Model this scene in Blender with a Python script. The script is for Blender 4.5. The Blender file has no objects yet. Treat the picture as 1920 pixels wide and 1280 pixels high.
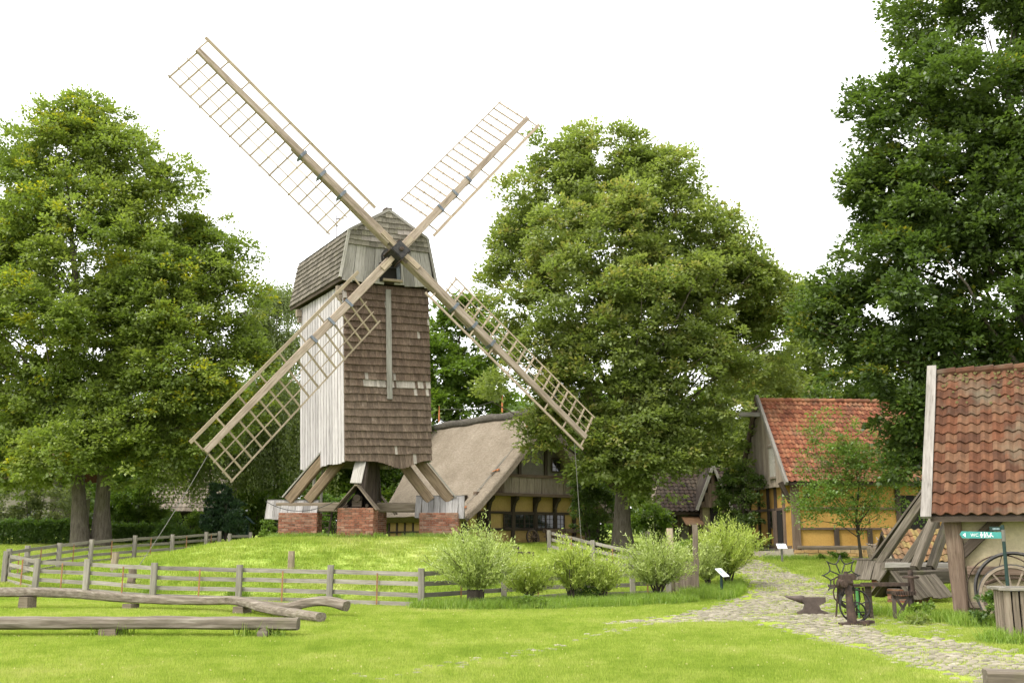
import bpy, math, random
import numpy as np
from mathutils import Vector, Matrix, noise as mnoise
R = math.radians
rnd = random.Random(7)
scene = bpy.context.scene
col = scene.collection

# ---------------------------------------------------------------- camera
cam_d = bpy.data.cameras.new("camera")
cam_d.sensor_width = 36.0
cam_d.lens = 36.0
cam_d.clip_end = 2000.0
cam = bpy.data.objects.new("camera", cam_d)
col.objects.link(cam)
CAM_H = 1.6
PITCH = math.atan(370 / 1920.0)
cam.location = (0, 0, CAM_H)
cam.rotation_euler = (R(90) + PITCH, 0, 0)
scene.camera = cam

# ---------------------------------------------------------------- daylight under a thin bright overcast
SUN_EL, SUN_AZ = 52.0, -128.0          # azimuth of the sun measured clockwise from +Y
world = bpy.data.worlds.new("World")
scene.world = world
world.use_nodes = True
wn, wl = world.node_tree.nodes, world.node_tree.links
wn.clear()
sky = wn.new("ShaderNodeTexSky"); sky.sky_type = 'NISHITA'; sky.sun_disc = False
sky.sun_elevation = R(SUN_EL); sky.sun_rotation = R(SUN_AZ)
sky.air_density = 1.0; sky.dust_density = 3.0; sky.ozone_density = 1.0
bw = wn.new("ShaderNodeRGBToBW")
gain = wn.new("ShaderNodeMath"); gain.operation = 'MULTIPLY_ADD'      # cloud sheet: even and white
gain.inputs[1].default_value = 0.45; gain.inputs[2].default_value = 7.0
mixw = wn.new("ShaderNodeMix"); mixw.data_type = 'RGBA'; mixw.inputs[0].default_value = 0.93
bg = wn.new("ShaderNodeBackground"); bg.inputs["Strength"].default_value = 0.135
wo = wn.new("ShaderNodeOutputWorld")
wl.new(sky.outputs[0], bw.inputs[0]); wl.new(bw.outputs[0], gain.inputs[0])
wl.new(sky.outputs[0], mixw.inputs[6]); wl.new(gain.outputs[0], mixw.inputs[7])
wl.new(mixw.outputs[2], bg.inputs[0]); wl.new(bg.outputs[0], wo.inputs[0])

sun_d = bpy.data.lights.new("sun", 'SUN')
sun_d.energy = 1.5; sun_d.angle = R(14); sun_d.color = (1.0, 0.95, 0.86)
sun = bpy.data.objects.new("sun", sun_d); col.objects.link(sun)
_sd = Vector((math.sin(R(SUN_AZ)) * math.cos(R(SUN_EL)), math.cos(R(SUN_AZ)) * math.cos(R(SUN_EL)), math.sin(R(SUN_EL))))
sun.rotation_euler = (-_sd).to_track_quat('-Z', 'Y').to_euler()
sun.location = (0, 0, 60)
vs = scene.view_settings
vs.view_transform = 'Standard'; vs.look = 'None'; vs.gamma = 1.0; vs.use_curve_mapping = False
vs.exposure = 1.3
scene.render.engine = 'CYCLES'
scene.cycles.max_bounces = 6; scene.cycles.diffuse_bounces = 3; scene.cycles.transmission_bounces = 4
scene.cycles.transparent_max_bounces = 6

# ---------------------------------------------------------------- helpers: materials
def new_mat(name):
    m = bpy.data.materials.new(name); m.use_nodes = True
    nt = m.node_tree; nt.nodes.clear()
    out = nt.nodes.new("ShaderNodeOutputMaterial")
    return m, nt, out
def N(nt, typ, **kw):
    n = nt.nodes.new(typ)
    for k, v in kw.items():
        if k.startswith("in_"):
            n.inputs[k[3:].replace("_", " ")].default_value = v
        else: setattr(n, k, v)
    return n
def ramp(nt, stops, interp='LINEAR'):
    n = nt.nodes.new("ShaderNodeValToRGB"); cr = n.color_ramp; cr.interpolation = interp
    while len(cr.elements) < len(stops): cr.elements.new(0.5)
    for e, (p, c) in zip(cr.elements, stops):
        e.position = p; e.color = (*c, 1) if len(c) == 3 else c
    return n
def coords(nt, scale, kind='Object', rand=True):
    """object or world coordinates, scaled, shifted per object so that pieces sharing a mesh differ"""
    if kind == 'World':
        g = N(nt, "ShaderNodeNewGeometry"); src = g.outputs["Position"]
    else:
        g = N(nt, "ShaderNodeTexCoord"); src = g.outputs["Object"]
    mp = N(nt, "ShaderNodeMapping"); mp.inputs["Scale"].default_value = scale
    nt.links.new(src, mp.inputs["Vector"])
    if rand:
        oi = N(nt, "ShaderNodeObjectInfo"); mul = N(nt, "ShaderNodeMath", operation='MULTIPLY'); mul.inputs[1].default_value = 37.0
        cx = N(nt, "ShaderNodeCombineXYZ")
        nt.links.new(oi.outputs["Random"], mul.inputs[0])
        nt.links.new(mul.outputs[0], cx.inputs[1]); nt.links.new(mul.outputs[0], cx.inputs[2])
        nt.links.new(cx.outputs[0], mp.inputs["Location"])
    return mp.outputs[0]
def noise(nt, vec, scale=1.0, detail=4.0, rough=0.6):
    n = N(nt, "ShaderNodeTexNoise"); n.inputs["Scale"].default_value = scale
    n.inputs["Detail"].default_value = detail; n.inputs["Roughness"].default_value = rough
    nt.links.new(vec, n.inputs["Vector"]); return n.outputs["Fac"]
def mixc(nt, fac, a, b, mode='MIX'):
    m = N(nt, "ShaderNodeMix", data_type='RGBA', blend_type=mode)
    for sock, v in ((0, fac), (6, a), (7, b)):
        if hasattr(v, "is_linked"): nt.links.new(v, m.inputs[sock])
        elif isinstance(v, (int, float)): m.inputs[sock].default_value = v
        else: m.inputs[sock].default_value = (*v, 1)
    return m.outputs[2]
def math_n(nt, op, a, b=0.0, clamp=False):
    m = N(nt, "ShaderNodeMath", operation=op); m.use_clamp = clamp
    for i, v in enumerate((a, b)):
        if hasattr(v, "is_linked"): nt.links.new(v, m.inputs[i])
        else: m.inputs[i].default_value = v
    return m.outputs[0]
def piece_rnd(nt):
    """per-piece random: object random plus the 'rnd' face attribute of joined pieces"""
    oi = N(nt, "ShaderNodeObjectInfo"); at = N(nt, "ShaderNodeAttribute", attribute_name="rnd")
    return math_n(nt, 'FRACT', math_n(nt, 'ADD', oi.outputs["Random"], at.outputs["Fac"]))
def finish(nt, out, colr, rough=0.9, bump=None, bstr=0.4, bdist=0.01, metal=0.0, spec=0.25):
    p = N(nt, "ShaderNodeBsdfPrincipled"); p.inputs["Roughness"].default_value = rough
    p.inputs["Metallic"].default_value = metal; p.inputs["Specular IOR Level"].default_value = spec
    if hasattr(colr, "is_linked"): nt.links.new(colr, p.inputs["Base Color"])
    else: p.inputs["Base Color"].default_value = (*colr, 1)
    if bump is not None:
        b = N(nt, "ShaderNodeBump"); b.inputs["Strength"].default_value = bstr; b.inputs["Distance"].default_value = bdist
        nt.links.new(bump, b.inputs["Height"]); nt.links.new(b.outputs[0], p.inputs["Normal"])
    nt.links.new(p.outputs[0], out.inputs[0]); return p

def wood(name, dark, mid, light, moss=0.0, tone=0.35, gscale=1.0, spread=(0.25, 0.5, 0.75)):
    """weathered timber; the grain runs along each piece's own X axis"""
    m, nt, out = new_mat(name)
    v = coords(nt, (0.6 * gscale, 9 * gscale, 9 * gscale))
    g = noise(nt, v, 2.2, 5, 0.65)
    v2 = coords(nt, (0.35 * gscale, 1.3, 1.3)); blot = noise(nt, v2, 1.6, 3, 0.6)
    fine = noise(nt, coords(nt, (2.0 * gscale, 45, 45)), 1.5, 2, 0.5)
    r = ramp(nt, [(spread[0], dark), (spread[1], mid), (spread[2], light)])
    s = math_n(nt, 'ADD', math_n(nt, 'MULTIPLY', g, 0.7), math_n(nt, 'MULTIPLY', blot, 0.3))
    nt.links.new(s, r.inputs[0])
    rn = piece_rnd(nt)
    t = math_n(nt, 'ADD', math_n(nt, 'MULTIPLY', rn, tone), 1.0 - tone / 2)
    c = mixc(nt, 1.0, r.outputs[0], t, 'MULTIPLY')
    crack = ramp(nt, [(0.30, (0.35, 0.33, 0.30)), (0.42, (1, 1, 1))]); nt.links.new(fine, crack.inputs[0])
    c = mixc(nt, 0.6, c, crack.outputs[0], 'MULTIPLY')
    if moss:
        mo = noise(nt, coords(nt, (1.2, 1.2, 1.2)), 2.0, 5, 0.7)
        mr = ramp(nt, [(0.55, (0, 0, 0)), (0.72, (1, 1, 1))]); nt.links.new(mo, mr.inputs[0])
        c = mixc(nt, math_n(nt, 'MULTIPLY', mr.outputs[0], moss), c, (0.10, 0.11, 0.035))
    finish(nt, out, c, 0.92, g, 0.5, 0.008, spec=0.15); return m
def clay(name, a, b, c_, moss=0.2):
    m, nt, out = new_mat(name)
    rn = piece_rnd(nt)
    r = ramp(nt, [(0.0, a), (0.45, b), (0.85, c_), (1.0, tuple(x * 0.55 for x in b))]); nt.links.new(rn, r.inputs[0])
    w = coords(nt, (1, 1, 1), 'World', False)
    n1 = noise(nt, w, 5.0, 5, 0.7); n2 = noise(nt, w, 0.8, 4, 0.65)
    r1 = ramp(nt, [(0.35, (0.55, 0.55, 0.55)), (0.65, (1.15, 1.1, 1.05))]); nt.links.new(n1, r1.inputs[0])
    c = mixc(nt, 0.8, r.outputs[0], r1.outputs[0], 'MULTIPLY')
    mr = ramp(nt, [(0.5, (0, 0, 0)), (0.7, (1, 1, 1))]); nt.links.new(n2, mr.inputs[0])
    c = mixc(nt, math_n(nt, 'MULTIPLY', mr.outputs[0], moss), c, (0.10, 0.09, 0.06))
    finish(nt, out, c, 0.85, n1, 0.3, 0.006, spec=0.2); return m
def plaster(name, base, stain):
    m, nt, out = new_mat(name)
    w = coords(nt, (1, 1, 1), 'World', False)
    n1 = noise(nt, w, 0.9, 6, 0.65); n2 = noise(nt, w, 14.0, 4, 0.7)
    r = ramp(nt, [(0.3, stain), (0.62, base)]); nt.links.new(n1, r.inputs[0])
    r2 = ramp(nt, [(0.3, (0.82, 0.82, 0.82)), (0.7, (1.08, 1.08, 1.08))]); nt.links.new(n2, r2.inputs[0])
    finish(nt, out, mixc(nt, 1.0, r.outputs[0], r2.outputs[0], 'MULTIPLY'), 0.95, n2, 0.5, 0.01, spec=0.1); return m
def iron(name, a, b, rough=0.6, metal=0.4):
    m, nt, out = new_mat(name)
    n1 = noise(nt, coords(nt, (1, 1, 1)), 9.0, 5, 0.7)
    r = ramp(nt, [(0.35, a), (0.65, b)]); nt.links.new(n1, r.inputs[0])
    finish(nt, out, r.outputs[0], rough, n1, 0.3, 0.004, metal, 0.4); return m
def flat(name, c, rough=0.7, metal=0.0, spec=0.3):
    m, nt, out = new_mat(name)
    n1 = noise(nt, coords(nt, (1, 1, 1)), 12.0, 4, 0.7)
    r = ramp(nt, [(0.3, tuple(x * 0.8 for x in c)), (0.7, c)]); nt.links.new(n1, r.inputs[0])
    finish(nt, out, r.outputs[0], rough, None, metal=metal, spec=spec); return m
def leafmat(name, stops, trans=0.5, tint=(1.25, 1.3, 0.7)):
    m, nt, out = new_mat(name)
    at = N(nt, "ShaderNodeAttribute", attribute_name="rnd")
    r = ramp(nt, stops); nt.links.new(at.outputs["Fac"], r.inputs[0])
    d = N(nt, "ShaderNodeBsdfDiffuse"); t = N(nt, "ShaderNodeBsdfTranslucent")
    nt.links.new(r.outputs[0], d.inputs[0])
    nt.links.new(mixc(nt, 1.0, r.outputs[0], tint, 'MULTIPLY'), t.inputs[0])
    mx = N(nt, "ShaderNodeMixShader"); mx.inputs[0].default_value = trans
    nt.links.new(d.outputs[0], mx.inputs[1]); nt.links.new(t.outputs[0], mx.inputs[2])
    g = N(nt, "ShaderNodeBsdfGlossy"); g.inputs["Roughness"].default_value = 0.45
    mg = N(nt, "ShaderNodeMixShader"); mg.inputs[0].default_value = 0.035
    nt.links.new(mx.outputs[0], mg.inputs[1]); nt.links.new(g.outputs[0], mg.inputs[2])
    nt.links.new(mg.outputs[0], out.inputs[0]); return m

M = {}
M['stock'] = wood("weathered_spar", (0.08, 0.058, 0.04), (0.25, 0.20, 0.152), (0.39, 0.335, 0.275), moss=0.3)
M['bar'] = wood("pale_batten", (0.14, 0.105, 0.075), (0.28, 0.225, 0.16), (0.38, 0.32, 0.235), moss=0.25)
M['white_board'] = wood("whitewashed_board", (0.10, 0.09, 0.09), (0.31, 0.285, 0.288), (0.43, 0.40, 0.405), tone=0.35, spread=(0.25, 0.42, 0.6))
M['grey_board'] = wood("silvered_board", (0.11, 0.10, 0.085), (0.245, 0.23, 0.20), (0.35, 0.33, 0.30), moss=0.12, tone=0.6)
M['cap_shingle'] = wood("grey_cap_shingle", (0.05, 0.042, 0.034), (0.115, 0.10, 0.082), (0.19, 0.17, 0.14), moss=0.2, tone=0.6)
M['shingle'] = wood("brown_shingle", (0.040, 0.027, 0.019), (0.100, 0.069, 0.049), (0.19, 0.145, 0.112), tone=0.4, gscale=1.5)
M['low_shingle'] = wood("greyed_shingle", (0.042, 0.030, 0.022), (0.108, 0.078, 0.057), (0.205, 0.16, 0.125), tone=0.45, gscale=1.5)
M['pale_shingle'] = wood("pale_shingle", (0.15, 0.13, 0.105), (0.27, 0.24, 0.205), (0.36, 0.33, 0.295), tone=0.5)
M['moss_shingle'] = wood("mossy_shingle", (0.07, 0.062, 0.048), (0.155, 0.14, 0.108), (0.25, 0.23, 0.185), moss=0.4, tone=0.6)
M['oak'] = wood("grey_oak", (0.06, 0.046, 0.032), (0.15, 0.12, 0.088), (0.25, 0.21, 0.16), moss=0.35)
M['brace'] = wood("brown_brace", (0.05, 0.035, 0.022), (0.15, 0.108, 0.07), (0.25, 0.195, 0.135), moss=0.25)
M['old_oak'] = wood("blackened_grey_oak", (0.03, 0.025, 0.018), (0.095, 0.081, 0.062), (0.19, 0.165, 0.132), moss=0.4)
M['cover'] = wood("streaked_cover_board", (0.07, 0.062, 0.055), (0.20, 0.188, 0.178), (0.32, 0.305, 0.295), moss=0.15, tone=0.8)
M['dark_oak'] = wood("dark_oak", (0.022, 0.017, 0.013), (0.05, 0.038, 0.029), (0.10, 0.08, 0.062))
M['brown_oak'] = wood("brown_oak", (0.055, 0.036, 0.026), (0.12, 0.085, 0.062), (0.2, 0.155, 0.12))
M['gable_board'] = wood("brown_gable_board", (0.10, 0.075, 0.055), (0.22, 0.18, 0.14), (0.34, 0.29, 0.235))
M['barge'] = wood("grey_bargeboard", (0.11, 0.10, 0.085), (0.235, 0.215, 0.19), (0.35, 0.325, 0.295), moss=0.25)
M['fence'] = wood("fence_wood", (0.10, 0.09, 0.075), (0.20, 0.182, 0.152), (0.30, 0.278, 0.238), moss=0.25)
M['log'] = wood("split_log", (0.04, 0.032, 0.024), (0.15, 0.125, 0.096), (0.32, 0.285, 0.235), moss=0.25, gscale=0.8)
M['picket'] = wood("picket_wood", (0.08, 0.065, 0.048), (0.165, 0.132, 0.10), (0.26, 0.225, 0.18))
M['tile'] = clay("red_pantile", (0.135, 0.048, 0.027), (0.215, 0.076, 0.040), (0.275, 0.128, 0.068), 0.6)
M['old_tile'] = clay("old_pantile", (0.060, 0.027, 0.014), (0.102, 0.040, 0.0185), (0.128, 0.070, 0.038), 0.7)
M['moss_tile'] = clay("mossy_pantile", (0.17, 0.10, 0.05), (0.22, 0.12, 0.06), (0.24, 0.18, 0.07), 0.5)
M['grey_tile'] = clay("grey_brown_tile", (0.17, 0.14, 0.115), (0.22, 0.19, 0.155), (0.27, 0.23, 0.19), 0.3)
M['shaded_tile'] = clay("shaded_tile", (0.028, 0.020, 0.016), (0.038, 0.026, 0.020), (0.055, 0.038, 0.026), 0.5)  # shade of the oak over the cottage is put into this tile colour
M['brick'] = clay("red_brick", (0.18, 0.07, 0.042), (0.25, 0.105, 0.065), (0.31, 0.185, 0.13), 0.3)
M['mortar'] = plaster("lime_mortar", (0.40, 0.355, 0.29), (0.28, 0.24, 0.195))
M['ochre'] = plaster("ochre_plaster", (0.44, 0.265, 0.078), (0.34, 0.19, 0.052))
M['pale_ochre'] = plaster("pale_ochre_plaster", (0.44, 0.31, 0.12), (0.35, 0.24, 0.095))
M['cream'] = plaster("cream_plaster", (0.33, 0.285, 0.185), (0.25, 0.21, 0.13))
M['drab'] = plaster("drab_plaster", (0.17, 0.155, 0.125), (0.115, 0.105, 0.085))  # kept darker to carry the oak's shade on the cottage walls
M['stone'] = clay("sandstone", (0.38, 0.24, 0.10), (0.44, 0.29, 0.13), (0.40, 0.31, 0.19), 0.2)
M['iron'] = iron("black_iron", (0.012, 0.012, 0.012), (0.05, 0.045, 0.04))
M['rust'] = iron("rusted_iron", (0.025, 0.017, 0.013), (0.075, 0.048, 0.034), 0.8, 0.2)
M['anvil'] = iron("anvil_iron", (0.05, 0.036, 0.03), (0.10, 0.075, 0.063), 0.65, 0.2)
M['band'] = iron("grey_iron_band", (0.07, 0.08, 0.09), (0.15, 0.165, 0.18), 0.6, 0.3)
M['stake'] = iron("rusty_orange_stake", (0.15, 0.075, 0.035), (0.30, 0.15, 0.06), 0.8, 0.0)
M['copper'] = flat("copper_clip", (0.62, 0.23, 0.09), 0.5, 0.3)
M['rope'] = flat("grey_rope", (0.13, 0.125, 0.105))
M['cable'] = flat("dark_cable", (0.03, 0.03, 0.03))
M['glass'] = flat("dark_window_glass", (0.012, 0.014, 0.016), 0.08, 0.0, 0.6)
M['void'] = flat("painted_interior_shade", (0.014, 0.012, 0.010), 0.95)  # near-black colour stands in for the shade inside openings and hollows
M['moss'] = flat("olive_moss", (0.095, 0.085, 0.028), 0.95)
M['white'] = flat("white_enamel", (0.78, 0.80, 0.82), 0.4)
M['teal'] = flat("teal_sign_paint", (0.05, 0.26, 0.24), 0.4)
M['darkgreen'] = flat("dark_green_paint", (0.010, 0.030, 0.026), 0.5)
M['green'] = flat("green_paint", (0.06, 0.2, 0.06), 0.5)
M['print'] = flat("grey_print", (0.25, 0.33, 0.36), 0.5)

def bark(name, a, b):
    m, nt, out = new_mat(name)
    v = coords(nt, (6, 6, 1.2), 'World', False); g = noise(nt, v, 2.0, 6, 0.7)
    r = ramp(nt, [(0.3, a), (0.7, b)]); nt.links.new(g, r.inputs[0])
    mo = noise(nt, coords(nt, (1, 1, 1), 'World', False), 0.8, 4, 0.6)
    mr = ramp(nt, [(0.5, (0, 0, 0)), (0.7, (1, 1, 1))]); nt.links.new(mo, mr.inputs[0])
    c = mixc(nt, math_n(nt, 'MULTIPLY', mr.outputs[0], 0.35), r.outputs[0], (0.09, 0.095, 0.04))
    finish(nt, out, c, 0.95, g, 0.9, 0.03, spec=0.1); return m
M['bark'] = bark("oak_bark", (0.06, 0.05, 0.038), (0.17, 0.145, 0.115))
M['limb'] = bark("dark_limb_bark", (0.028, 0.023, 0.018), (0.07, 0.058, 0.045))
M['birch_bark'] = bark("birch_bark", (0.12, 0.11, 0.10), (0.5, 0.48, 0.45))
M['oak_leaf'] = leafmat("oak_leaf", [(0.0, (0.11, 0.155, 0.036)), (0.5, (0.20, 0.25, 0.064)), (0.8, (0.265, 0.305, 0.095)), (0.92, (0.27, 0.28, 0.08)), (1.0, (0.30, 0.27, 0.085))])
M['left_leaf'] = leafmat("left_oak_leaf", [(0.0, (0.092, 0.14, 0.026)), (0.5, (0.178, 0.234, 0.046)), (0.82, (0.245, 0.29, 0.062)), (0.93, (0.28, 0.29, 0.02)), (1.0, (0.38, 0.35, 0.02))])
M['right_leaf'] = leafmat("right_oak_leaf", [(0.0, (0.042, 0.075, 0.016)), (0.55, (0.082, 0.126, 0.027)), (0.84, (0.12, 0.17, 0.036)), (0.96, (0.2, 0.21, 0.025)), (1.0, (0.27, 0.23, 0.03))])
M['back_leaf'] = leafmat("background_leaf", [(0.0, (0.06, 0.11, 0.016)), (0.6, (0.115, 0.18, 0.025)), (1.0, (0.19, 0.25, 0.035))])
M['fruit_leaf'] = leafmat("fruit_leaf", [(0.0, (0.09, 0.16, 0.03)), (0.6, (0.15, 0.23, 0.045)), (1.0, (0.24, 0.31, 0.08))], 0.5)
M['birch_leaf'] = leafmat("birch_leaf", [(0.0, (0.09, 0.125, 0.03)), (0.6, (0.155, 0.20, 0.055)), (1.0, (0.23, 0.275, 0.085))])
M['willow_leaf'] = leafmat("willow_leaf", [(0.0, (0.15, 0.21, 0.04)), (0.5, (0.27, 0.34, 0.075)), (0.85, (0.38, 0.45, 0.14)), (1.0, (0.50, 0.53, 0.30))], 0.35, (1.1, 1.15, 0.7))
M['willow_yellow'] = leafmat("yellow_willow_leaf", [(0.0, (0.16, 0.23, 0.03)), (0.5, (0.29, 0.37, 0.055)), (0.85, (0.40, 0.47, 0.10)), (1.0, (0.50, 0.53, 0.2))], 0.4, (1.1, 1.15, 0.7))
M['shrub_leaf'] = leafmat("shrub_leaf", [(0.0, (0.08, 0.14, 0.022)), (0.6, (0.16, 0.24, 0.04)), (1.0, (0.26, 0.34, 0.06))])
M['grey_leaf'] = leafmat("grey_willow_leaf", [(0.0, (0.10, 0.13, 0.05)), (0.6, (0.17, 0.20, 0.085)), (1.0, (0.27, 0.30, 0.16))])
M['hedge_leaf'] = leafmat("hedge_leaf", [(0.0, (0.045, 0.09, 0.015)), (0.7, (0.10, 0.17, 0.028)), (1.0, (0.19, 0.27, 0.045))])
M['conifer_leaf'] = leafmat("conifer_leaf", [(0.0, (0.012, 0.028, 0.012)), (0.7, (0.025, 0.055, 0.02)), (1.0, (0.05, 0.09, 0.03))], 0.2)
M['flower'] = leafmat("pale_flower", [(0.0, (0.45, 0.4, 0.12)), (1.0, (0.65, 0.6, 0.3))], 0.3, (1, 1, 1))

def grassmat(name, sheet=False):
    m, nt, out = new_mat(name)
    w = coords(nt, (1, 1, 1), 'World', False)
    n1 = noise(nt, w, 0.28, 6, 0.68); n2 = noise(nt, w, 2.3, 5, 0.75); n3 = noise(nt, w, 30.0, 3, 0.7)
    s = math_n(nt, 'ADD', math_n(nt, 'MULTIPLY', n1, 0.55), math_n(nt, 'MULTIPLY', n2, 0.45))
    r = ramp(nt, [(0.34, (0.165, 0.245, 0.040)), (0.45, (0.235, 0.315, 0.055)), (0.53, (0.30, 0.365, 0.085)), (0.62, (0.37, 0.40, 0.14)), (0.72, (0.42, 0.395, 0.20))])
    nt.links.new(s, r.inputs[0])
    c = r.outputs[0]
    if sheet:
        r3 = ramp(nt, [(0.3, (0.55, 0.58, 0.5)), (0.65, (1.1, 1.1, 1.1))]); nt.links.new(n3, r3.inputs[0])
        c = mixc(nt, 0.9, c, r3.outputs[0], 'MULTIPLY')
        bare = noise(nt, w, 0.75, 6, 0.7)
        br = ramp(nt, [(0.68, (0, 0, 0)), (0.76, (1, 1, 1))]); nt.links.new(bare, br.inputs[0])
        c = mixc(nt, math_n(nt, 'MULTIPLY', br.outputs[0], 0.55), c, (0.17, 0.125, 0.07))
        finish(nt, out, c, 0.95, n3, 0.6, 0.02, spec=0.05)
    else:
        at = N(nt, "ShaderNodeAttribute", attribute_name="rnd")
        ra = ramp(nt, [(0.0, (0.72, 0.75, 0.7)), (0.8, (1.15, 1.12, 1.1)), (1.0, (1.5, 1.3, 1.6))]); nt.links.new(at.outputs["Fac"], ra.inputs[0])
        c = mixc(nt, 1.0, c, ra.outputs[0], 'MULTIPLY')
        d = N(nt, "ShaderNodeBsdfDiffuse"); t = N(nt, "ShaderNodeBsdfTranslucent")
        nt.links.new(c, d.inputs[0]); nt.links.new(mixc(nt, 1.0, c, (1.2, 1.25, 0.6), 'MULTIPLY'), t.inputs[0])
        mx = N(nt, "ShaderNodeMixShader"); mx.inputs[0].default_value = 0.45
        nt.links.new(d.outputs[0], mx.inputs[1]); nt.links.new(t.outputs[0], mx.inputs[2]); nt.links.new(mx.outputs[0], out.inputs[0])
    return m
M['lawn'] = grassmat("lawn_ground", True)
M['blade'] = grassmat("grass_blade")
M['rank_blade'] = leafmat("rank_grass", [(0.0, (0.13, 0.22, 0.022)), (0.6, (0.20, 0.30, 0.035)), (1.0, (0.30, 0.37, 0.08))], 0.35)
def pathmat():
    m, nt, out = new_mat("mossy_path_earth")
    w = coords(nt, (1, 1, 1), 'World', False)
    n1 = noise(nt, w, 0.9, 5, 0.7); n2 = noise(nt, w, 11.0, 4, 0.7)
    at = N(nt, "ShaderNodeAttribute", attribute_name="edge")
    r = ramp(nt, [(0.35, (0.19, 0.185, 0.10)), (0.6, (0.26, 0.245, 0.15))]); nt.links.new(n2, r.inputs[0])
    gr = ramp(nt, [(0.3, (0.17, 0.24, 0.025)), (0.7, (0.27, 0.31, 0.05))]); nt.links.new(n2, gr.inputs[0])
    f = math_n(nt, 'ADD', math_n(nt, 'MULTIPLY', n1, 1.1), at.outputs["Fac"])
    fr = ramp(nt, [(0.50, (0, 0, 0)), (0.85, (1, 1, 1))]); nt.links.new(f, fr.inputs[0])
    finish(nt, out, mixc(nt, fr.outputs[0], r.outputs[0], gr.outputs[0]), 0.95, n2, 0.6, 0.02, spec=0.05); return m
M['path'] = pathmat()
M['cobble'] = clay("cobble_stone", (0.185, 0.17, 0.122), (0.235, 0.215, 0.162), (0.295, 0.272, 0.213), 0.4)
def thatchmat(name, a, b, c_):
    m, nt, out = new_mat(name)
    v = coords(nt, (9, 9, 9)); n1 = noise(nt, v, 1.0, 6, 0.75)
    n2 = noise(nt, coords(nt, (0.5, 0.5, 0.5)), 1.2, 5, 0.65)
    n4 = noise(nt, coords(nt, (30, 4, 4)), 1.0, 3, 0.6)
    s = math_n(nt, 'ADD', math_n(nt, 'MULTIPLY', n1, 0.55), math_n(nt, 'MULTIPLY', n2, 0.45))
    r = ramp(nt, [(0.32, a), (0.5, b), (0.68, c_)]); nt.links.new(s, r.inputs[0])
    r4 = ramp(nt, [(0.3, (0.75, 0.75, 0.75)), (0.7, (1.1, 1.1, 1.1))]); nt.links.new(n4, r4.inputs[0])
    finish(nt, out, mixc(nt, 0.9, r.outputs[0], r4.outputs[0], 'MULTIPLY'), 0.97, n1, 1.0, 0.09, spec=0.05); return m
M['thatch'] = thatchmat("reed_thatch", (0.15, 0.122, 0.088), (0.235, 0.195, 0.148), (0.31, 0.265, 0.208))
M['heather'] = thatchmat("heather_ridge", (0.05, 0.045, 0.038), (0.10, 0.09, 0.075), (0.16, 0.145, 0.12))

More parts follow.
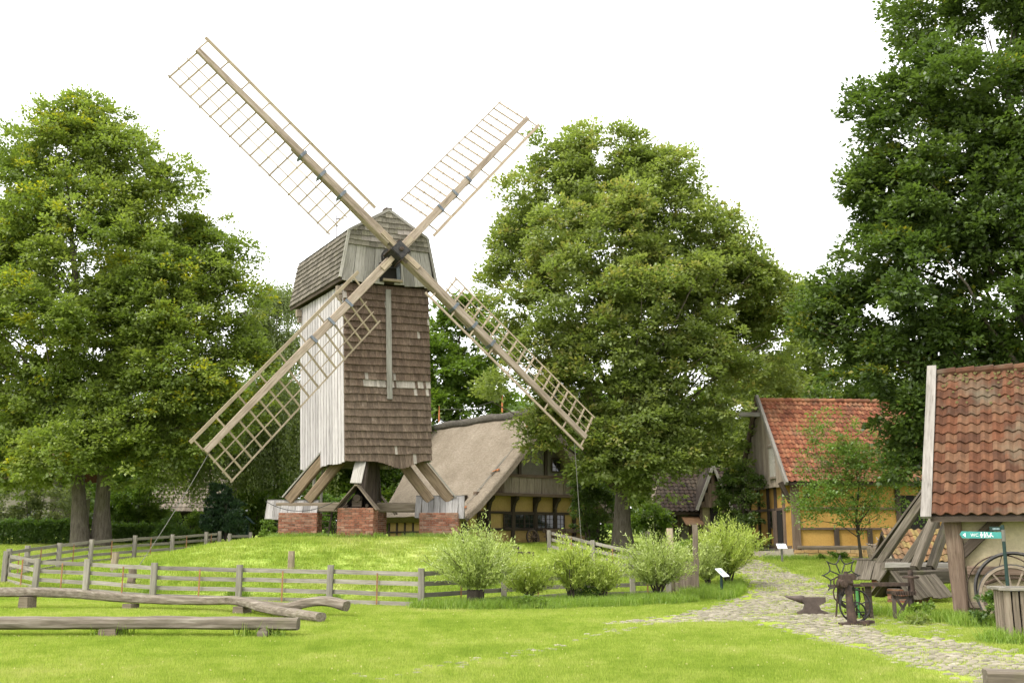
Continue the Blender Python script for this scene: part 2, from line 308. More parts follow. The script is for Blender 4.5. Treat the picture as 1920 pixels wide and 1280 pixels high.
# ---------------------------------------------------------------- helpers: meshes and objects
class MB:
    def __init__(s): s.v = []; s.f = []; s.r = []
    def add(s, vs, fs, r=None):
        o = len(s.v); s.v += [tuple(p) for p in vs]; s.f += [tuple(i + o for i in f) for f in fs]
        s.r += [rnd.random() if r is None else r] * len(fs)
    def box(s, c, d, mat=None, r=None, j=0.0):
        x, y, z = d[0] / 2, d[1] / 2, d[2] / 2
        vs = [Vector((sx * x, sy * y, sz * z)) for sx in (-1, 1) for sy in (-1, 1) for sz in (-1, 1)]
        if j: vs = [p + Vector((rnd.uniform(-j, j), rnd.uniform(-j, j), rnd.uniform(-j, j))) for p in vs]
        if mat is not None: vs = [mat @ p for p in vs]
        vs = [p + Vector(c) for p in vs]
        s.add(vs, [(0, 1, 3, 2), (4, 6, 7, 5), (0, 4, 5, 1), (2, 3, 7, 6), (0, 2, 6, 4), (1, 5, 7, 3)], r)
    def bar(s, p0, p1, w, t, up=(0, 0, 1), r=None):
        mx, L = frame(p0, p1, up)
        vs = [mx @ Vector((x, y, z)) for x in (0, L) for y in (-w / 2, w / 2) for z in (-t / 2, t / 2)]
        s.add(vs, [(0, 1, 3, 2), (4, 6, 7, 5), (0, 4, 5, 1), (2, 3, 7, 6), (0, 2, 6, 4), (1, 5, 7, 3)], r)
    def tube(s, pts, rad, n=6, r=None, cap=True):
        pts = [Vector(p) for p in pts]
        if not hasattr(rad, '__len__'): rad = [rad] * len(pts)
        vs = []; fs = []
        side = None
        for i, p in enumerate(pts):
            d = (pts[min(i + 1, len(pts) - 1)] - pts[max(i - 1, 0)]).normalized()
            if side is None: side = d.orthogonal().normalized()
            side = (side - d * side.dot(d)); side = side.normalized() if side.length > 1e-6 else d.orthogonal().normalized()
            b = d.cross(side)
            for k in range(n):
                a = 2 * math.pi * k / n
                vs.append(p + (side * math.cos(a) + b * math.sin(a)) * rad[i])
        for i in range(len(pts) - 1):
            for k in range(n):
                fs.append((i * n + k, i * n + (k + 1) % n, (i + 1) * n + (k + 1) % n, (i + 1) * n + k))
        if cap:
            fs.append(tuple(range(n - 1, -1, -1))); fs.append(tuple((len(pts) - 1) * n + k for k in range(n)))
        s.add(vs, fs, r)
    def ring(s, c, rad, tr, nseg=32, n=5, ax=(0, 1, 0), w=None):
        """torus-like ring; tr radial half thickness, w axial half thickness"""
        w = w or tr
        ax = Vector(ax).normalized(); u = ax.orthogonal().normalized(); v = ax.cross(u); c = Vector(c)
        vs = []; fs = []
        for i in range(nseg):
            a = 2 * math.pi * i / nseg; d = u * math.cos(a) + v * math.sin(a)
            for k in range(n):
                b = 2 * math.pi * (k + 0.5) / n
                vs.append(c + d * (rad + tr * math.cos(b) * 1.2) + ax * w * math.sin(b) * 1.2)
        for i in range(nseg):
            for k in range(n):
                j = (i + 1) % nseg
                fs.append((i * n + k, i * n + (k + 1) % n, j * n + (k + 1) % n, j * n + k))
        s.add(vs, fs)
    def prism(s, poly, y0, y1, r=None, axis='y'):
        """polygon in xz extruded along y (axis='y'), in yz along x ('x') or in xy along z ('z')"""
        n = len(poly)
        def P(a, b, t): return {'y': (a, t, b), 'x': (t, a, b), 'z': (a, b, t)}[axis]
        vs = [P(a, b, y0) for a, b in poly] + [P(a, b, y1) for a, b in poly]
        fs = [tuple(range(n)), tuple(range(2 * n - 1, n - 1, -1))] + [(i, i + n, (i + 1) % n + n, (i + 1) % n) for i in range(n)]
        s.add(vs, fs, r)
    def mesh(s, name, mat=None, smooth=False):
        me = bpy.data.meshes.new(name); me.from_pydata(s.v, [], s.f)
        a = me.attributes.new("rnd", 'FLOAT', 'FACE'); a.data.foreach_set("value", np.array(s.r, dtype=np.float32))
        if mat: me.materials.append(mat)
        if smooth: me.polygons.foreach_set("use_smooth", [True] * len(me.polygons))
        me.update(); return me

def frame(p0, p1, up=(0, 0, 1)):
    """matrix whose X runs from p0 to p1 and whose Z is nearest to up"""
    p0, p1 = Vector(p0), Vector(p1); x = p1 - p0; L = x.length; x.normalize()
    z = Vector(up) - x * x.dot(Vector(up))
    z = z.normalized() if z.length > 1e-5 else x.orthogonal().normalized()
    y = z.cross(x)
    return Matrix(((x.x, y.x, z.x, p0.x), (x.y, y.y, z.y, p0.y), (x.z, y.z, z.z, p0.z), (0, 0, 0, 1))), L

def obj(name, me, parent=None, mx=None, mat=None, kind=None, label=None, smooth=False):
    if isinstance(me, MB): me = me.mesh(name, mat, smooth)
    elif mat is not None and not me.materials: me.materials.append(mat)
    o = bpy.data.objects.new(name, me); col.objects.link(o)
    if parent is not None: o.parent = parent
    if mx is not None: o.matrix_basis = mx
    if kind: o["kind"] = kind
    if label: o["label"] = label
    return o
def thing(name, label, cat, loc=(0, 0, 0), rz=0.0, group=None):
    o = bpy.data.objects.new(name, None); col.objects.link(o)
    o.empty_display_size = 0.3
    o.location = loc; o.rotation_euler = (0, 0, rz); return tag(o, label, cat, group)
def tag(o, label, cat, group=None):
    o["label"] = label; o["category"] = cat
    if group: o["group"] = group
    return o
def beam_mesh(name, L, w, t, mat, w1=None, t1=None, seg=3, j=0.02):
    w1 = w if w1 is None else w1; t1 = t if t1 is None else t1
    vs = []; fs = []
    for i in range(seg + 1):
        f = i / seg; ww = w + (w1 - w) * f; tt = t + (t1 - t) * f
        jy, jz = (rnd.uniform(-j, j) * w, rnd.uniform(-j, j) * t) if 0 < i < seg else (0, 0)
        b = 0.12 * min(ww, tt)
        for y, z in ((-1, -1), (1, -1), (1, 1), (-1, 1)):
            if min(w, t) > 0.09:   # chamfered arrises on real timbers
                vs.append((L * f, y * ww / 2 - (b * y if y == z else 0) + jy, z * tt / 2 - (0 if y == z else b * z) + jz))
                vs.append((L * f, y * ww / 2 - (0 if y == z else b * y) + jy, z * tt / 2 - (b * z if y == z else 0) + jz))
            else: vs.append((L * f, y * ww / 2 + jy, z * tt / 2 + jz))
    n = len(vs) // (seg + 1)
    if n == 8:   # order corners round the section
        vs2 = []
        for i in range(seg + 1):
            ring = vs[i * 8:(i + 1) * 8]
            cy = sum(p[1] for p in ring) / 8; cz = sum(p[2] for p in ring) / 8
            vs2 += sorted(ring, key=lambda p: math.atan2(p[2] - cz, p[1] - cy))
        vs = vs2
    for i in range(seg):
        for k in range(n): fs.append((i * n + k, i * n + (k + 1) % n, (i + 1) * n + (k + 1) % n, (i + 1) * n + k))
    fs.append(tuple(range(n - 1, -1, -1))); fs.append(tuple(seg * n + k for k in range(n)))
    m = MB(); m.add(vs, fs, 0.0); return m.mesh(name, mat)
def beam(name, p0, p1, w, t, mat, parent, up=(0, 0, 1), pre=None, w1=None, t1=None, seg=3, j=0.03, label=None):
    mx, L = frame(p0, p1, up)
    if pre is not None: mx = pre @ mx
    return obj(name, beam_mesh(name, L, w, t, mat, w1, t1, seg, j), parent, mx, label=label)
# ---------------------------------------------------------------- terrain
MILL = Vector((-5.47, 39.75, 0)); MILL_Z = 1.6
def sstep(a, b, x):
    t = np.clip((x - a) / (b - a), 0, 1); return t * t * (3 - 2 * t)
def height(x, y):
    x = np.asarray(x, float); y = np.asarray(y, float)
    yy = y + 0.12 * np.maximum(-x - 6, 0)                       # the ground climbs a little sooner on the left
    base = 0.047 * np.maximum(yy - 26, 0) * sstep(24, 32, yy)
    base = np.where(base > 1.5, 1.5 + (base - 1.5) * 0.35, base)
    r = np.hypot(x - MILL.x + 0.2, (y - MILL.y) * 0.97)
    m = MILL_Z * (1 - sstep(3.2, 12.6, r))
    h = np.maximum(base, m) + 0.12 * np.exp(-((base - m) / 0.25) ** 2) * sstep(0.15, 0.5, m)
    bump = 0.035 * np.sin(x * 1.3 + 1.7 * np.sin(y * 0.7)) * np.sin(y * 1.1 + 0.6) * sstep(0.25, 0.8, m) * sstep(3.5, 5.5, r)
    return h + bump - 0.03 * np.exp(-((r - 3.2) / 3) ** 2) * 0
def hz(x, y): return float(height(x, y))
_c, _s = math.cos(PITCH), math.sin(PITCH)
def ray(px, py):
    u = (px - 960) / 1920.0; v = (640 - py) / 1920.0
    return Vector((u, _c - v * _s, _s + v * _c))
def spot(px, py):
    """the point of the ground seen at a photograph pixel"""
    d = ray(px, py); t = 8.0
    while t < 400:
        p = d * t
        if CAM_H + p.z <= hz(p.x, p.y): break
        t += 0.05
    return Vector((p.x, p.y, hz(p.x, p.y)))
def at(px, py, Y):
    d = ray(px, py); p = d * (Y / d.y); return Vector((p.x, p.y, CAM_H + p.z))
def gpt(px, Y):
    x = (px - 960) / 1920.0 * (Y * _c); return Vector((x, Y, hz(x, Y)))

def axis(a): return np.unique(np.concatenate([np.arange(*t) for t in a]))
gx = axis([(-200, -30, 10), (-30, 26, 0.5), (26, 200.1, 10)])
gy = axis([(-20, 8, 4), (8, 58, 0.5), (58, 80, 2), (80, 420.1, 20)])
XX, YY = np.meshgrid(gx, gy)
ZZ = height(XX, YY)
nx, ny = len(gx), len(gy)
idx = np.arange(nx * ny).reshape(ny, nx)
def grid_mesh(name, V, F, mat):
    me = bpy.data.meshes.new(name)
    me.vertices.add(len(V)); me.vertices.foreach_set("co", np.asarray(V, np.float32).ravel())
    me.loops.add(F.size); me.loops.foreach_set("vertex_index", F.astype(np.int32).ravel())
    me.polygons.add(len(F)); me.polygons.foreach_set("loop_start", np.arange(0, F.size, F.shape[1], dtype=np.int32))
    me.materials.append(mat); me.update(calc_edges=True); return me
Fq = np.stack([idx[:-1, :-1], idx[:-1, 1:], idx[1:, 1:], idx[1:, :-1]], -1).reshape(-1, 4)
g_me = grid_mesh("ground", np.stack([XX, YY, ZZ], -1).reshape(-1, 3), Fq, M['lawn'])
g_me.polygons.foreach_set("use_smooth", [True] * len(g_me.polygons))
obj("ground", g_me, kind='structure')

# ---------------------------------------------------------------- the cobbled path
def pline(pix, widths): return [(spot(*p), w) for p, w in zip(pix, widths)]
PATHS = [
    (pline([(1385, 1052), (1432, 1072), (1475, 1092), (1488, 1118), (1430, 1146), (1330, 1160), (1230, 1166), (1140, 1170)], [1.1, 1.15, 1.3, 1.5, 1.5, 1.1, 0.6, 0.2]), 1.0),
    (pline([(1430, 1142), (1530, 1166), (1640, 1196), (1760, 1222), (1860, 1250), (2050, 1300)], [1.2, 1.5, 1.25, 1.2, 1.2, 1.2]), 1.0),
    (pline([(1580, 1128), (1680, 1150), (1700, 1190)], [0.7, 0.9, 1.0]), 0.45),
    (pline([(1200, 1170), (1080, 1205), (960, 1232), (840, 1252), (700, 1270), (560, 1290)], [0.35, 0.22, 0.24, 0.3, 0.34, 0.36]), 0.35)]
def path_field(x, y):
    """largest (1 - distance/halfwidth) over the path lines, and its stone density"""
    best = np.full(np.shape(x), -9.0); dens = np.zeros(np.shape(x))
    for pts, dn in PATHS:
        for (a, wa), (b, wb) in zip(pts[:-1], pts[1:]):
            ex, ey = b.x - a.x, b.y - a.y; L2 = ex * ex + ey * ey
            t = np.clip(((x - a.x) * ex + (y - a.y) * ey) / L2, 0, 1)
            d = np.hypot(x - a.x - t * ex, y - a.y - t * ey); w = wa + (wb - wa) * t
            q = 1 - d / w
            dens = np.where(q > best, dn, dens); best = np.maximum(best, q)
    return best, dens
px_, py_ = np.arange(-6, 20, 0.16), np.arange(10, 47, 0.16)
PX, PY = np.meshgrid(px_, py_); q, dn = path_field(PX, PY)
keep = (q[:-1, :-1] > -0.05) & (q[1:, 1:] > -0.05) & (dn[:-1, :-1] > 0.3)
pid = np.arange(PX.size).reshape(PX.shape)
F = np.stack([pid[:-1, :-1], pid[:-1, 1:], pid[1:, 1:], pid[1:, :-1]], -1)[keep]
used = np.unique(F); remap = np.zeros(PX.size, int); remap[used] = np.arange(len(used))
Vp = np.stack([PX, PY, height(PX, PY) + 0.012], -1).reshape(-1, 3)[used]
path_me = grid_mesh("path", Vp, remap[F], M['path'])
ea = path_me.attributes.new("edge", 'FLOAT', 'POINT')
edge = np.clip(0.75 - q * 1.3, 0, 1); edge = np.where(dn < 0.9, np.maximum(edge, 0.42), edge)
ea.data.foreach_set("value", edge.ravel()[used].astype(np.float32))
path = obj("path", path_me, kind='structure')
stones = []
rs = random.Random(3)
for y in np.arange(10.5, 47, 0.125):
    for x in np.arange(-6, 18, 0.165):
        xx = x + rs.uniform(-0.035, 0.035) + (0.08 if int(round(y / 0.125)) % 2 else 0); yy = y + rs.uniform(-0.025, 0.025)
        if abs(xx) > 0.56 * yy: continue
        stones.append((xx, yy))
sa = np.array(stones); q, dn = path_field(sa[:, 0], sa[:, 1])
prob = 0.84 * dn * np.clip(0.35 + q * 1.6, 0, 1) * (q > 0.02)
nz = np.array([mnoise.noise(Vector((x * 0.8, y * 0.8, 3.1))) for x, y in stones])
sel = [(sa[i, 0], sa[i, 1]) for i in range(len(sa)) if rs.random() < prob[i] * (0.8 + nz[i] * 0.9)]
sel.sort(key=lambda p: p[1])
def cobble_mb(m, c, sx, sy, rot):
    n = 7; ca, sn = math.cos(rot), math.sin(rot); vs = []
    rr = [rs.uniform(0.85, 1.1) for _ in range(n)]
    for lev, (sc, z) in enumerate(((1.0, -0.02), (0.97, 0.010), (0.70, 0.021))):
        for k in range(n):
            a = 2 * math.pi * k / n; x = math.copysign(abs(math.cos(a)) ** 0.7, math.cos(a)) * sx * sc * rr[k]; y = math.copysign(abs(math.sin(a)) ** 0.7, math.sin(a)) * sy * sc * rr[k]
            vs.append((c[0] + ca * x - sn * y, c[1] + sn * x + ca * y, c[2] + z))
    fs = [(l * n + k, l * n + (k + 1) % n, (l + 1) * n + (k + 1) % n, (l + 1) * n + k) for l in (0, 1) for k in range(n)] + [tuple(2 * n + k for k in range(n))]
    m.add(vs, fs)
cob = []
for k in range(8):
    m = MB(); cobble_mb(m, (0, 0, 0), rs.uniform(0.062, 0.082), rs.uniform(0.04, 0.056), 0); cob.append(m.mesh("cobble", M['cobble']))
solid = [p for p in sel if p[1] < 60]
NPART = 298
for k, (x, y) in enumerate(solid[:NPART]):
    obj("cobble", cob[k % 8], path, Matrix.Translation((x, y, hz(x, y) + 0.012)) @ Matrix.Rotation(rs.uniform(-0.5, 0.5), 4, 'Z') @ Matrix.Rotation(rs.uniform(-0.06, 0.06), 4, 'X'))
m = MB()
for x, y in solid[NPART:]: cobble_mb(m, (x, y, hz(x, y) + 0.012), rs.uniform(0.06, 0.085), rs.uniform(0.04, 0.058), rs.uniform(-0.5, 0.5))
obj("cobblestones", m, path, mat=M['cobble'], kind='stuff')

# ---------------------------------------------------------------- the windmill
TH = R(30.0)
mill = thing("windmill", "tall wooden post mill with four lattice sails and shingled front standing on the grassy mound", "windmill", (MILL.x, MILL.y, MILL_Z), TH)
TILT = Matrix.Translation((0, 0, 3.4)) @ Matrix.Rotation(R(-2.3), 4, 'Y') @ Matrix.Translation((0, 0, -3.4))
BW, YF, YB, ZB, ZT = 1.73, -1.76, 3.2, 2.85, 9.45
rm = random.Random(11)
# front wall with courses of shingles
m = MB(); m.box((0, YF + 0.06, (ZB + ZT) / 2 + 0.1), (2 * BW - 0.06, 0.10, ZT - ZB - 0.1))
front = obj("front_wall", m, mill, TILT, M['dark_oak'])
rows = 24; rh = (ZT - ZB) / rows
def shingle_vs(x0, x1, z0, z1, tl, y):
    # thin wedge: thick butt at the foot, its top tucked under the course above
    return [(x0, y - tl, z0), (x1, y - tl, z0), (x1, y - 0.004, z1), (x0, y - 0.004, z1), (x0, y, z0), (x1, y, z0), (x1, y + 0.006, z1), (x0, y + 0.006, z1)]
SH_F = [(0, 1, 2, 3), (4, 7, 6, 5), (0, 4, 5, 1), (1, 5, 6, 2), (3, 2, 6, 7), (0, 3, 7, 4)]
rest = {'shingle': MB(), 'pale_shingle': MB(), 'low_shingle': MB()}
nparts = 0
for r_ in range(rows):
    x = -BW - 0.02; z0 = ZB + r_ * rh
    sag = [rm.uniform(-0.012, 0.012)]
    while x < BW - 0.02:
        w = min(rm.uniform(0.075, 0.135), BW + 0.02 - x)
        if BW + 0.02 - (x + w) < 0.05: w = BW + 0.02 - x
        xm = x + w / 2; zz = z0 + rm.uniform(-0.007, 0.007) + 0.012 * math.sin(xm * 1.7 + r_)
        if r_ == 0: zz -= 0.30 * math.exp(-((xm - 0.45) / 0.62) ** 2)
        if r_ == 1: zz -= 0.05 * math.exp(-((xm - 0.45) / 0.62) ** 2)
        zt_ = ZB + (r_ + 1) * rh + 0.06
        h = rm.random()
        pale = (r_ == 10 and h < 0.8 and not -1.0 > xm) or (r_ == 9 and xm > 0.9 and h < .5) or h < 0.018
        mname = 'pale_shingle' if pale else ('low_shingle' if r_ + rm.random() * 4 < 12 else 'shingle')
        vs = shingle_vs(x + 0.0012, x + w - 0.0012, zz, zt_, 0.082 + rm.uniform(0, 0.012), YF + 0.005)
        if nparts < 298:
            # origin at the foot, X (grain) running up the shingle
            mx = Matrix(((0, 1, 0, x), (0, 0, -1, YF), (1, 0, 0, zz), (0, 0, 0, 1))); inv = mx.inverted()
            q_ = MB(); q_.add([inv @ Vector(p) for p in vs], SH_F, 0.0)
            obj("shingle", q_.mesh("shingle", M[mname]), front, mx); nparts += 1
        else: rest[mname].add(vs, SH_F)
        x += w
swap = Matrix(((0, 1, 0, 0), (0, 0, 1, 0), (1, 0, 0, 0), (0, 0, 0, 1)))     # X of the joined mesh runs upward
inv = swap.inverted()
for k, q_ in rest.items():
    q_.v = [tuple(inv @ Vector(p)) for p in q_.v]
    obj("shingle_cladding", q_, front, swap, M[k], kind='stuff')
beam("front_board", (0.02, YF - 0.10, ZB + 2.3), (0.02, YF - 0.10, ZT - 0.1), 0.2, 0.07, M['grey_board'], mill, up=(0, -1, 0), pre=TILT, label="long pale vertical board down the shingled front")

# whitewashed side boards (left flank), plain boards right and back
def board_wall(name, x, mat, parts, ya, yb, n, out):
    w_ = obj(name, (lambda q: (q.box((x - out * 0.07, (ya + yb) / 2, (ZB + ZT) / 2 + .05), (0.06, yb - ya - 0.08, ZT - ZB - 0.1)), q)[1])(MB()), mill, TILT, M['dark_oak'])
    st = MB(); y = ya; bwid = (yb - ya) / n
    for k in range(n):
        zz = ZB + rm.uniform(-0.05, 0.03) - 0.05; wd = bwid - 0.05
        yc = ya + (k + 0.5) * bwid
        if parts:
            beam("plank", (x + out * rm.uniform(0.0, 0.014), yc, zz), (x + out * rm.uniform(0.0, 0.014), yc, ZT), wd, 0.045, mat, w_, up=(out, 0, 0), j=0.02)
            st.bar((x - out * 0.03, yc + bwid / 2, zz + 0.05), (x - out * 0.03, yc + bwid / 2, ZT - .02), 0.06, 0.01, (out, 0, 0))  # brown strips stand in for the shadow between the planks
        else: st.bar((x, yc, zz), (x, yc, ZT), wd, 0.045, (out, 0, 0))
    obj("gap_shade_strips" if parts else "boarding", st, w_, mat=M['brown_oak'] if parts else mat, kind='stuff')
board_wall("left_wall", -BW, M['white_board'], True, YF + 0.01, YB, 16, -1)
board_wall("right_wall", BW, M['grey_board'], False, YF + 0.01, YB, 16, 1)
m = MB(); m.box((0, YB - 0.05, (ZB + ZT) / 2), (2 * BW - 0.1, 0.08, ZT - ZB)); obj("back_wall", m, mill, TILT, M['grey_board'])
m = MB(); m.box((0, (YF + YB) / 2, ZB + 0.12), (2 * BW - 0.2, YB - YF - 0.25, 0.14)); obj("body_floor", m, mill, TILT, M['dark_oak'])
for y in (YF + 0.14, YB - 0.14):       # bracket blocks under the eave
    m = MB(); m.box((-BW - 0.13, y, ZT - 0.22), (0.22, 0.2, 0.3)); m.box((-BW - 0.1, y, ZT - 0.5), (0.14, 0.16, 0.22)); obj("eave_bracket", m, mill, TILT, M['gable_board'])

# cap
WE, WK, CF, CB, ZE, ZK, ZP = 1.97, 1.60, -2.02, 3.86, 9.63, 11.48, 12.42
m = MB()
m.prism([(-WE + .1, ZE + .02), (WE - .1, ZE + .02), (WK - .08, ZK - .06), (0, ZP - .1), (-WK + .08, ZK - .06)], CF + 0.1, CB - 0.1)
cap = obj("cap", m, mill, TILT, M['dark_oak'])
def course_plane(o, ux, vx, nrm, nu, nv, name, mat, parent, lu=None, as_parts=True, lift=0.03):
    """courses of shingles over a slope: o foot corner, ux along the eave, vx up the slope"""
    st = MB(); o, ux, vx, nrm = Vector(o), Vector(ux), Vector(vx), Vector(nrm).normalized()
    U, V = ux.length, vx.length; u, v = ux / U, vx / V
    base = Matrix(((v.x, u.x, nrm.x, 0), (v.y, u.y, nrm.y, 0), (v.z, u.z, nrm.z, 0), (0, 0, 0, 1)))
    ch = V / nv
    for r2 in range(nv):
        a = -0.02; lo = 0.0
        while a < U:
            w = min(U / nu * rm.uniform(0.7, 1.35), U + 0.02 - a)
            if U + 0.02 - a - w < 0.08: w = U + 0.02 - a
            mx = Matrix.Translation(o + u * a + v * (r2 * ch + rm.uniform(-0.015, 0.012))) @ base
            hh = ch + (0.05 if r2 < nv - 1 else 0.0)
            vs = [(0, 0.003, lift + 0.03), (0, w - 0.003, lift + 0.03), (hh, w - 0.003, lift - 0.02), (hh, 0.003, lift - 0.02), (0, 0.003, lift), (0, w - 0.003, lift), (hh, w - 0.003, lift - 0.035), (hh, 0.003, lift - 0.035)]
            if as_parts:
                q_ = MB(); q_.add(vs, SH_F, 0.0); obj(name, q_.mesh(name, mat), parent, mx)
            else: st.add([base.inverted() @ (mx @ Vector(p)) for p in vs], SH_F)
            a += w
    if not as_parts: obj(name, st, parent, base, mat, kind='stuff')
sl = Vector((WE - WK, 0, ZK - ZE))
course_plane((-WE, CF, ZE), (0, CB - CF, 0), (WE - WK, 0, ZK - ZE), (-(ZK - ZE), 0, WE - WK), 26, 9, "roof_shingle", M['cap_shingle'], cap)
course_plane((WE, CF, ZE), (0, CB - CF, 0), (WK - WE, 0, ZK - ZE), ((ZK - ZE), 0, WE - WK), 13, 9, "shingle_cladding", M['cap_shingle'], cap, as_parts=False)
course_plane((-WK, CF, ZK), (0, CB - CF, 0), (WK, 0, ZP - ZK), (-(ZP - ZK), 0, WK), 13, 7, "shingle_cladding", M['cap_shingle'], cap, as_parts=False)
course_plane((WK, CF, ZK), (0, CB - CF, 0), (-WK, 0, ZP - ZK), ((ZP - ZK), 0, WK), 13, 7, "shingle_cladding", M['cap_shingle'], cap, as_parts=False)
# cap front: vertical boards below, mossy shingled apron above
ZA = 10.92
nb = 9; bwid = 2 * (WE - 0.06) / nb
for k in range(nb):
    xc = -WE + 0.06 + (k + 0.5) * bwid
    def xe(z, s): return s * (WE - 0.04 - (WE - WK) * (z - ZE) / (ZK - ZE))
    lean = xc * (1 - (WE - (WE - WK) * (ZA + .1 - ZE) / (ZK - ZE)) / WE)
    if k == 4: z0 = ZE + 0.55
    else: z0 = ZE - 0.12 + rm.uniform(-0.03, 0.04)
    beam("front_plank", (xc, CF + 0.03, z0), (xc - lean, CF + 0.03, ZA + 0.12), bwid - 0.012, 0.05, M['grey_board'], cap, up=(0, -1, 0), w1=(bwid - 0.012) * 0.86)
nrow = 6
for r2 in range(nrow + 3):
    z0 = ZA + r2 * 0.2 ; z1 = z0 + 0.25
    def half(z):
        return (WE - (WE - WK) * (z - ZE) / (ZK - ZE)) if z < ZK else WK * max(0, (ZP - z) / (ZP - ZK))
    h0 = half(z0) + 0.06; h1 = half(min(z1, ZP - 0.02)) + 0.03
    if z0 > ZP - 0.05: break
    n_ = max(1, int(2 * h0 / 0.3)); xs = sorted([-1, 1] + [rm.uniform(-0.97, 0.97) if n_ > 1 else 0 for _ in range(n_ - 1)])
    xs = [-1 + 2 * i / n_ + (rm.uniform(-.3, .3) / n_ if 0 < i < n_ else 0) for i in range(n_ + 1)]
    for a, b in zip(xs[:-1], xs[1:]):
        zz = z0 + rm.uniform(-0.015, 0.015) + 0.012 * math.sin(a * 4 + r2)
        y = CF - 0.02; tl = 0.06
        cl = lambda f, h: f * h
        vs = [(a * h0 + .003, y - tl, zz), (b * h0 - .003, y - tl, zz), (max(-h1, min(h1, b * h0)) - .003, y - 0.01, min(z1, ZP)), (max(-h1, min(h1, a * h0)) + .003, y - 0.01, min(z1, ZP)),
              (a * h0 + .003, y, zz), (b * h0 - .003, y, zz), (max(-h1, min(h1, b * h0)) - .003, y + 0.02, min(z1, ZP)), (max(-h1, min(h1, a * h0)) + .003, y + 0.02, min(z1, ZP))]
        mx = Matrix(((0, 1, 0, 0), (0, 0, -1, 0), (1, 0, 0, 0), (0, 0, 0, 1))); mx.translation = Vector((a * h0, y, zz)); inv = mx.inverted()
        q_ = MB(); q_.add([inv @ Vector(p) for p in vs], SH_F, 0.0)
        pale = r2 == 1 and -0.75 < a < -0.1 or (r2 == 3 and 0 < a < .4)
        obj("apron_shingle", q_.mesh("apron_shingle", M['pale_shingle' if pale else 'moss_shingle']), cap, mx)
for a, b in (((-WE - .02, ZE), (-WK - .02, ZK)), ((WE + .02, ZE), (WK + .02, ZK)), ((-WK - .02, ZK), (0, ZP + .03)), ((WK + .02, ZK), (0, ZP + .03))):
    beam("verge_board", (a[0], CF - 0.05, a[1]), (b[0], CF - 0.05, b[1]), 0.1, 0.07, M['grey_board'], cap, up=(0, -1, 0))
m = MB(); m.box((0, CF + 0.1, ZP + 0.06), (0.26, 0.36, 0.09)); obj("ridge_block", m, cap, mat=M['dark_oak'])
m = MB(); m.prism([(-0.22, ZP - 0.06), (0.22, ZP - 0.06), (0, ZP + 0.08)], CF + 0.3, CB); obj("ridge_cap", m, cap, mat=M['cap_shingle'])
for s in (-1, 1): beam("eave_board", (s * (WE - .03), CF, ZE - 0.06), (s * (WE - .03), CB, ZE - 0.06), 0.06, 0.16, M['dark_oak'], cap)
m = MB()      # soffit hides the open eave
m.box((0, (CF + CB) / 2, ZE - 0.04), (2 * WE - 0.1, CB - CF - 0.06, 0.06)); obj("soffit", m, cap, mat=M['dark_oak'])
# shaft opening with iron cheek and sill
m = MB(); m.box((0.02, CF - 0.03, ZE + 0.33), (0.84, 0.14, 0.72)); obj("shaft_opening", m, cap, mat=M['void'])
m = MB(); m.bar((0.33, CF - 0.13, ZE + 0.05), (0.30, CF - 0.13, ZE + 0.7), 0.14, 0.05, (0, -1, 0)); obj("iron_cheek", m, cap, mat=M['band'])
beam("opening_sill", (-0.3, CF - 0.12, ZE + 0.02), (0.5, CF - 0.12, ZE + 0.02), 0.12, 0.1, M['bar'], cap)
# weather vane on the ridge
m = MB(); m.tube([(-0.9, 1.2, ZP - .6), (-0.9, 1.2, ZP + 0.62)], 0.018, 5); m.bar((-1.12, 1.2, ZP + .28), (-0.68, 1.2, ZP + .28), 0.02, 0.02); m.bar((-0.9, 1.2, ZP + .45), (-0.56, 1.2, ZP + .52), 0.012, 0.05); m.bar((-1.05, 1.2, ZP + .12), (-.75, 1.2, ZP + .17), .02, .02)
obj("weather_vane", m, mill, TILT, M['rust'])

# ---- windshaft, poll end and the four sails
HUB = Vector((0, -2.79, 10.55)); TAU = 0.135; RHO = 0.809
SAILB = TILT @ Matrix(((1, 0, 0, HUB.x), (0, math.sin(TAU), -math.cos(TAU), HUB.y), (0, math.cos(TAU), math.sin(TAU), HUB.z), (0, 0, 0, 1)))
m = MB(); m.tube([(0, 0, -2.6), (0, 0, -0.25)], [0.27, 0.24], 12); shaft = obj("windshaft", m, mill, SAILB, M['iron'])
m = MB(); rot45 = Matrix.Rotation(RHO, 4, 'Z')
m.box((0, 0, 0), (0.56, 0.56, 0.74), rot45)
m.box((0, 0, 0.385), (0.50, 0.50, 0.03), rot45)
poll = obj("poll_end", m, mill, SAILB, M['iron'])
m = MB(); m.tube([(0, 0, 0.39), (0, 0, 0.5)], [0.085, 0.075], 10); m.tube([(0, 0, .495), (0, 0, .515)], [0.03, 0.03], 8); obj("pivot", m, poll, mat=M['rust'])
for k in range(4):
    m = MB(); a = RHO + k * math.pi / 2 + math.pi / 4
    m.box((0.0, 0, 0), (0.10, 0.05, 0.70)); obj("corner_lug", m, poll, Matrix.Rotation(a, 4, 'Z') @ Matrix.Translation((0.37, 0, -0.03)), M['rust'])
m = MB(); m.ring((0, 0, -0.55), 0.38, 0.04, 20, 4, (0, 0, 1), 0.03); obj("shaft_collar", m, shaft, mat=M['iron'])
WEATHER = R(20)
SAIL_LABELS = {0: "upper right sail, sunlit and pale against the white sky", 1: "upper left sail reaching highest into the white sky", 2: "lower left sail crossing the whitewashed flank", 3: "lower right sail pointing down towards the thatched house"}
